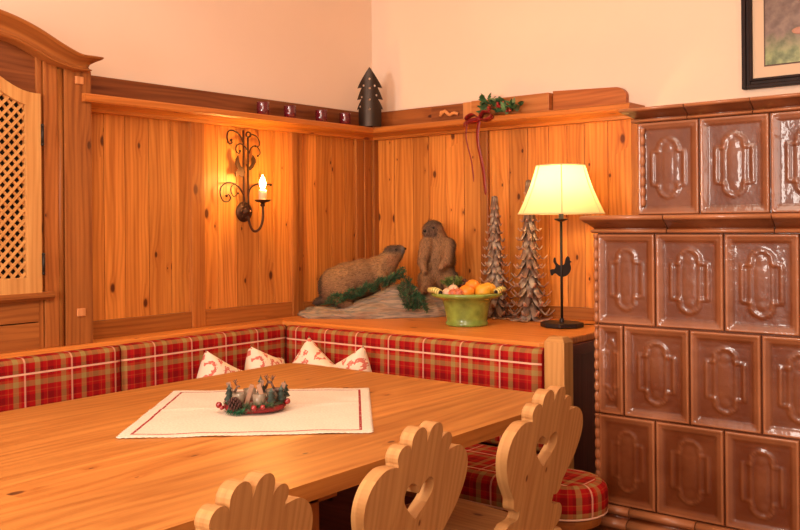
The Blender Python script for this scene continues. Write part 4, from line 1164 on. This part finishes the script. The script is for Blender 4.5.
n1 = N(t, 'ShaderNodeTexNoise'); n1.inputs['Scale'].default_value = 1; n1.inputs['Detail'].default_value = 8; L(t, mp.outputs[0], n1.inputs['Vector'])
L(t, ramp(t, n1.outputs[0], [(.3, (.09, .055, .035)), (.45, (.34, .22, .14)), (.52, (.20, .17, .13)), (.60, (.42, .29, .20)), (.72, (.15, .12, .09))]), bs.inputs['Base Color']); bs.inputs['Roughness'].default_value = .9
bp = N(t, 'ShaderNodeBump'); bp.inputs['Strength'].default_value = .9; bp.inputs['Distance'].default_value = .012; L(t, n1.outputs[0], bp.inputs['Height']); L(t, bp.outputs[0], bs.inputs['Normal'])
part(b, 'stone', m, rk)

def face_parts(root, eyes, nose, er=.006, nr=.008):
    for p in eyes:
        b = MB(); b.ball(p, er, 12); part(b, 'eye', MT['eye'], root)
    b = MB(); b.ball(nose, nr, 12, (1, 1.1, .8)); part(b, 'nose', MT['eye'], root)
MT['eye'] = plain('dark_eye', (.01, .008, .006), .15)

ma = thing('marmot', 'stuffed brown marmot crouching on all fours, looking up to the right', 'animal', rock_root); ma.rotation_euler.z = RZ; ma.scale = (.95, .95, .95)
sc = KX
E = [((-.150, .01, .120), (.082, .076, .080)), ((-.105, .01, .135), (.092, .080, .084)), ((-.045, .01, .152), (.088, .076, .080)), ((.012, .01, .172), (.068, .064, .070)), ((.040, .01, .195), (.050, .050, .058)),
     ((.060, .008, .222), (.040, .040, .044)), ((.074, .006, .247), (.043, .039, .038)), ((.092, .004, .258), (.030, .028, .027)), ((.104, .002, .264), (.021, .021, .021)),
     ((.062, .036, .262), (.008, .005, .010)), ((.062, -.028, .262), (.008, .005, .010)), ((-.12, -.055, .085), (.045, .025, .050))]
E = [((x * sc, y * sc, z * sc), tuple(q_ * sc for q_ in r)) for (x, y, z), r in E]
E += [((.035, -.05, .19), (.062, -.066, .125), .030, .018), ((.035, .07, .19), (.075, .06, .13), .030, .018), ((.05, -.066, .125), (.085, -.072, .122), .017, .012),
      ((-.16, -.085, .075), (-.105, -.095, .052), .028, .018), ((-.16, .09, .075), (-.105, .09, .055), .028, .018),
      ((-.24, .01, .085), (-.285, .0, .066), .026, .018)]
me = blob(E, .0065, 4, 'm')
def colA(c):
    x, z = c.x / sc, c.z / sc
    base_ = lerp3((.19, .088, .040), (.30, .155, .068), (z - .1) / .12 + .3 * math.sin(x * 30))
    if x < -.205: base_ = lerp3(base_, (.05, .025, .015), (-.205 - x) / .012)
    if x > .035 and z > .25: base_ = lerp3(base_, (.09, .055, .038), (z - .25) / .012)
    if x > .104: base_ = lerp3(base_, (.20, .15, .12), (x - .104) / .008)
    if .05 < x < .10 and .20 < z < .245: base_ = lerp3(base_, (.34, .14, .06), .6)
    return base_
furry(me, colA, 15000, .013, lambda c: (-1, 0, -.35 - .3 * (c.x > .05)), 'body', ma, MT['fur'])
face_parts(ma, [(.088 * sc, -.0265 * sc, .268 * sc), (.088 * sc, .034 * sc, .269 * sc)], (.1235 * sc, .002 * sc, .270 * sc))

mb_ = thing('marmot', 'stuffed brown marmot standing upright on its hind legs, head turned left', 'animal', (rock_root[0] - .014, rock_root[1] + .017, ZL)); mb_.rotation_euler.z = RZ; mb_.scale = (1, 1, 1.04)

E = [((.262, .0, .165), (.066, .060, .070)), ((.266, .0, .205), (.066, .056, .068)), ((.262, .0, .245), (.060, .050, .060)), ((.256, -.002, .278), (.046, .042, .044)),
     ((.244, -.006, .312), (.042, .039, .040)), ((.232, -.022, .312), (.030, .030, .027)), ((.220, -.036, .308), (.019, .020, .018)), ((.236, .028, .338), (.008, .008, .010)), ((.272, .0, .334), (.008, .007, .010))]
E = [((x * sc, y * sc, z * sc), tuple(q_ * sc for q_ in r)) for (x, y, z), r in E]
E += [((.262, -.035, .315), (.240, -.075, .240), .034, .024), ((.240, -.075, .240), (.250, -.092, .200), .022, .015), ((.362, -.04, .31), (.352, -.085, .250), .036, .026), ((.352, -.085, .250), (.320, -.100, .215), .022, .015),
      ((.262, -.04, .16), (.250, -.085, .130), .046, .030), ((.366, -.04, .16), (.366, -.085, .130), .046, .030), ((.25, -.085, .125), (.235, -.125, .118), .022, .014), ((.366, -.085, .125), (.362, -.125, .118), .022, .014),
      ((.33, .06, .13), (.40, .08, .10), .026, .018)]
me = blob(E, .0065, 4, 'm')
def colB(c):
    x, y, z = c.x / sc, c.y / sc, c.z / sc
    base_ = lerp3((.24, .115, .050), (.29, .15, .070), (z - .12) / .14)
    if x > .300: base_ = lerp3(base_, (.13, .075, .045), (x - .300) / .018)
    if z > .318: base_ = lerp3(base_, (.12, .07, .045), (z - .318) / .02)
    if z > .29 and y < -.040: base_ = lerp3(base_, (.10, .06, .045), .8)
    return base_
furry(me, colB, 13000, .012, lambda c: (.1, -.1, -1), 'body', mb_, MT['fur'])
face_parts(mb_, [(.214 * sc, -.022 * sc, .322 * sc), (.244 * sc, -.044 * sc, .322 * sc)], (.211 * sc, -.052 * sc, .312 * sc))

# fir sprigs lying on the stone
def sprig(lines, label, ln=.020, n=420):
    b = MB()
    for pts in lines:
        b.cur = (.10, .05, .03); b.tube(pts, .002, 5); needles(b, pts, ln, n)
    M = Matrix.Translation(rock_root) @ Matrix.Rotation(RZ, 4, 'Z')
    for v in b.bm.verts: v.co = M @ v.co
    c = M @ Vector(lines[0][0]); single(b, 'fir_sprig', MT['needle'], label, 'plant', tuple(c))
random.seed(21)
LN = []
for k in range(17):
    x = -.215 + k * .0185 + random.uniform(-.01, .01); z = .062 + .105 * max(0, (x + .19) / .30) ** 1.1
    LN.append(spline([(x, -.118, z), (x + .03, -.130 + random.uniform(-.02, .01), z + .030 + random.uniform(-.01, .02)), (x + .055, -.125, z + .035 + random.uniform(-.02, .03))], 3))
LN.append(spline([(.07, -.12, .17), (.10, -.12, .195), (.125, -.11, .225)], 3)); LN.append(spline([(.05, -.12, .165), (.09, -.12, .175), (.13, -.12, .185)], 3))
sprig(LN, 'long dark green fir sprig lying along the belly of the crouching marmot', n=150)
LN = []
for k in range(18):
    a = k / 17 * 2 - 1; LN.append(spline([(.175 + .02 * a, -.165, .045), (.175 + .045 * a, -.175 + random.uniform(-.02, .01), .075 + .03 * random.random()), (.172 + .065 * a, -.17, .080 + .120 * (1 - abs(a + .45)) * random.uniform(.8, 1.1))], 3))
sprig(LN, 'bushy dark green fir sprig at the feet of the standing marmot', n=130)

# ------------------------------------------------------------------ fruit bowl
BX, BY = -.45, -.895
bw = thing('fruit_bowl', 'green glazed ceramic bowl with rolled striped handles, filled with fruit', 'bowl', (BX, BY, ZL)); bw.rotation_euler.z = RZ
b = MB(); b.lathe([(0, .001), (.086, .001), (.089, .004), (.089, .012), (.084, .018), (.087, .035), (.093, .065), (.100, .095), (.108, .110), (.132, .116), (.147, .122), (.151, .130), (.147, .137), (.130, .133), (.108, .124), (.094, .100), (.080, .050), (.06, .02), (0, .018)], n=48)
grn = plain('green_glaze', (.20, .28, .05), .22, noise=.35, nscale=25, bump=.15, coat=.4)
part(b, 'bowl_body', grn, bw)
m, t, bs = nt('striped_glaze'); tc = N(t, 'ShaderNodeUVMap', uv_map='UVMap'); sx = N(t, 'ShaderNodeSeparateXYZ'); L(t, tc.outputs[0], sx.inputs[0])
L(t, ramp(t, M_(t, 'FRACT', M_(t, 'MULTIPLY', sx.outputs[0], 90)), [(.0, (.75, .62, .25)), (.55, (.35, .36, .08))], 'CONSTANT'), bs.inputs['Base Color']); bs.inputs['Roughness'].default_value = .25
for sg in (-1, 1):
    b = MB(); b.tube(spline([(sg * .115, -.075, .142), (sg * .135, -.055, .150), (sg * .150, -.02, .148), (sg * .152, .02, .146), (sg * .138, .055, .144)], 6), lambda t_: .0135 - .003 * t_, 14); part(b, 'handle', m, bw)
    b = MB(); b.ball((sg * .113, -.078, .1415), .008, 12); part(b, 'handle_end', MT['dark'], bw)
def world(lx_, ly_, lz): 
    v = Matrix.Translation((BX, BY, ZL)) @ Matrix.Rotation(RZ, 4, 'Z') @ Vector((lx_, ly_, lz)); return tuple(v)
orm = plain('orange_peel', (.85, .26, .02), .4, noise=.12, nscale=40, bump=.25); orl = plain('tangerine_peel', (.80, .38, .03), .42, noise=.15, nscale=40, bump=.25)
def orange(x, y, z, r, mat, lb):
    root = thing('orange', lb, 'fruit', world(x, y, z), 'oranges in the green bowl')
    b = MB(); k = 14
    pr = [(math.sin(PI * i / k) * r, -math.cos(PI * i / k) * r * .93 - (.08 * r if i == k else 0)) for i in range(k + 1)]; pr[0] = (0, pr[0][1]); pr[-1] = (0, pr[-1][1]); b.lathe(pr, n=24); part(b, 'peel', mat, root)
    b = MB(); b.ball((0, 0, r * .89), r * .1, 8, (1, 1, .5)); part(b, 'stem_end', MT['barkm'], root); return root
for i, (x, y, z, r, mt, lb) in enumerate(((-.006, -.056, .138, .0345, orm, 'orange in the bowl, front left beside the small reddish fruit'), (.063, -.046, .142, .0345, orl, 'orange in the bowl, front right, lighter yellow than the others'), (.093, .020, .144, .033, orl, 'orange in the bowl, rightmost next to the striped handle'),
                              (.023, .013, .156, .034, orm, 'orange in the bowl, topmost, resting behind the front ones'), (.054, .076, .138, .033, orm, 'orange at the far back of the bowl, mostly hidden'))):
    orange(x, y, z, r, mt, lb).rotation_euler = (random.uniform(-.6, .6), random.uniform(-.6, .6), 0)
apm = plain('small_fruit', (.62, .16, .08), .4, noise=.4, nscale=50); apl = plain('pale_fruit', (.78, .50, .34), .5, noise=.2, nscale=50)
for i, (x, y, z, mt, lb) in enumerate(((-.085, -.050, .138, apl, 'pale pinkish small fruit by the left handle of the bowl'), (-.060, -.070, .137, apm, 'small reddish fruit at the front left rim of the bowl'), (-.040, -.085, .138, apm, 'small reddish fruit touching the front rim left of the oranges'), (-.058, -.030, .152, apl, 'pale small fruit on top of the reddish ones in the bowl'))):
    b = MB(); b.ball((0, 0, 0), .021, 16, (1, 1, .9)); b.tube([(0, 0, .017), (.002, 0, .025)], .0012, 5)
    o = b.build('small_fruit', mt, None); o.location = world(x, y, z); tag(o, lb, 'fruit', 'small fruits in the green bowl')
b = MB(); random.seed(31)
for k in range(26):
    a = random.random() * 2 * PI; p = [Vector((-.060, .035, .145)), Vector((-.060 + .03 * math.cos(a), .035 + .03 * math.sin(a), .175)), Vector((-.060 + .045 * math.cos(a), .035 + .04 * math.sin(a), .165 + .035 * random.random()))]
    needles(b, p, .014, 60, .0012, ((.12, .17, .03), (.2, .24, .05), (.08, .12, .03)))
for v in b.bm.verts: v.co = Vector(world(*v.co))
single(b, 'moss_tuft', MT['needle'], 'yellow-green moss tuft at the back of the fruit bowl', 'plant', world(-.06, .035, .14))
b = MB()
for k in range(18):
    a = k * 2.4; r_ = .022 * (1 - k / 22); b.cur = (.10 + .05 * (k % 2), .04, .03); b.ball((-.010 + r_ * math.cos(a), .05 + r_ * math.sin(a), .150 + .0022 * k), .009, 8, (1, 1, .45))
for v in b.bm.verts: v.co = Vector(world(*v.co))
single(b, 'pine_cone', MT['tinted'], 'small dark pine cone between moss and oranges in the bowl', 'pine cone', world(-.01, .05, .14))

# ------------------------------------------------------------------ christmas centrepiece on the cloth
cp_ = thing('christmas_centrepiece', 'round red and green Advent centrepiece with reindeer and tealights on the cloth', 'decoration', (-1.834, -1.133, ZT + .006)); cp_.rotation_euler.z = RZ; cp_.scale = (.95, .95, .95)
redm = plain('red_felt', (.24, .007, .010), .7, noise=.25, nscale=60)
b = MB(); b.lathe([(0, 0), (.070, 0), (.086, .004), (.092, .012), (.088, .020), (.070, .022), (0, .020)], n=40, sy=.86); part(b, 'tray', redm, cp_)
b = MB(); random.seed(41)
ring = [(.080 * math.cos(a), .068 * math.sin(a), .022) for a in [k * PI / 18 for k in range(37)]]
needles(b, ring, .016, 2600, .0011, ((.03, .09, .03), (.07, .12, .05), (.12, .10, .06), (.16, .15, .09)), 1.4)
needles(b, [(-.07, -.065, .01), (-.04, -.085, .008), (-.02, -.082, .012)], .014, 260, .0012, ((.02, .14, .06), (.05, .2, .09)), 1.4)
needles(b, [(-.06, -.060, .024), (0, -.078, .018), (.06, -.058, .022)], .015, 700, .0012, ((.03, .09, .03), (.08, .12, .05), (.14, .12, .07)), 1.4)
part(b, 'evergreen_garland', MT['needle'], cp_)
for p, r in (((-.100, -.030, .020), .0095), ((-.085, .015, .022), .008), ((.097, -.012, .026), .0095), ((.010, -.080, .020), .009), ((.035, -.078, .022), .0075), ((-.088, -.048, .016), .007)):
    b = MB(); b.ball(p, r, 14); part(b, 'red_bauble', plain('bauble', (.28, .008, .012), .12, coat=.6) if 'bauble' not in bpy.data.materials else bpy.data.materials['bauble'], cp_)
b = MB()
for k in range(46):
    a = k * 2.4; f = k / 46; r_ = .019 * math.sin(PI * (.15 + .8 * f)); b.ball((-.045 + (f - .5) * .036, -.074 + r_ * math.cos(a) * .9, .030 + r_ * math.sin(a) * .9), .006, 8, (.5, 1, 1))
part(b, 'pine_cone', plain('cone', (.07, .022, .016), .6), cp_)
glassm = plain('frosted_glass', (.55, .42, .30), .15); glassm.node_tree.nodes['Principled BSDF'].inputs['Transmission Weight'].default_value = .6
lit = plain('tealight_wax', (.95, .75, .5), .4, emit=(1, .55, .22), es=1.6)
for (x, y) in ((-.042, -.034), (.020, -.048), (.050, .02), (-.02, .03)):
    b = MB(); b.lathe([(0, 0), (.015, 0), (.018, .004), (.019, .034), (.0175, .034), (.0165, .006), (0, .005)], (x, y, .022), 20); g_ = part(b, 'tealight_glass', glassm, cp_)
    b = MB(); b.lathe([(0, .006), (.013, .006), (.013, .020), (.002, .020), (.001, .026), (0, .026)], (x, y, .022), 14); part(b, 'tealight', lit, g_)
pinky = wood('driftwood', (.42, .24, .15), (.22, .11, .07), (.2, .1, .06), knots=0)
for x, y, sg in ((-.018, -.045, 1), (.036, -.042, -1), (.070, -.015, 1), (-.060, .0, -1), (.0, .03, 1)):
    b = MB(); M = Matrix.Translation((x, y, .022)) @ Matrix.Rotation(sg * .30, 4, 'Y')
    b.box(-.0065, .0065, -.003, .003, 0, .062, 2, .001, M=M); part(b, 'bark_strip', pinky, cp_)
tmat = plain('green_tree', (.05, .075, .06), .7, noise=.5, nscale=90)
for x, y, h in ((-.070, -.030, .062), (.055, -.045, .050), (.080, -.020, .055), (.012, .035, .075), (.086, .02, .06)):
    b = MB(); b.lathe([(0, h), (.004, h * .82), (.010, h * .72), (.005, h * .70), (.013, h * .48), (.007, h * .46), (.016, h * .22), (.004, h * .2), (.004, 0), (0, 0)], (x, y, .022), 12, wob=.08); part(b, 'tiny_tree', tmat, cp_)
dm = plain('deer_bronze', (.12, .06, .04), .5, noise=.4, nscale=80)
def deer(x, y, z, s_, fl):
    b = MB(); P = lambda a, c, d=0: (x + fl * a * s_, y + d * s_, z + c * s_)
    b.ball(P(0, .030), .0095 * s_, 12, (1.6, .8, .9)); b.tube([P(.012, .034), P(.018, .046), P(.020, .052)], lambda t_: (.005 - .002 * t_) * s_, 8); b.ball(P(.024, .054), .0045 * s_, 10, (1.7, .8, .9))
    for a in (-.012, .011):
        for d in (-.005, .005): b.tube([P(a, .028, d), P(a + .001, .014, d), P(a, 0, d)], lambda t_: (.0032 - .0015 * t_) * s_, 6)
    for d in (-1, 1):
        b.tube([P(.020, .056, .002 * d), P(.014, .066, .007 * d), P(.018, .078, .010 * d)], .0013 * s_, 5); b.tube([P(.016, .064, .006 * d), P(.022, .070, .010 * d)], .0012 * s_, 5); b.tube([P(.015, .069, .008 * d), P(.008, .075, .010 * d)], .0012 * s_, 5)
    part(b, 'reindeer', dm, cp_)
deer(-.066, -.020, .026, .85, 1); deer(.066, .008, .030, .88, -1); deer(.015, .045, .028, .85, 1)
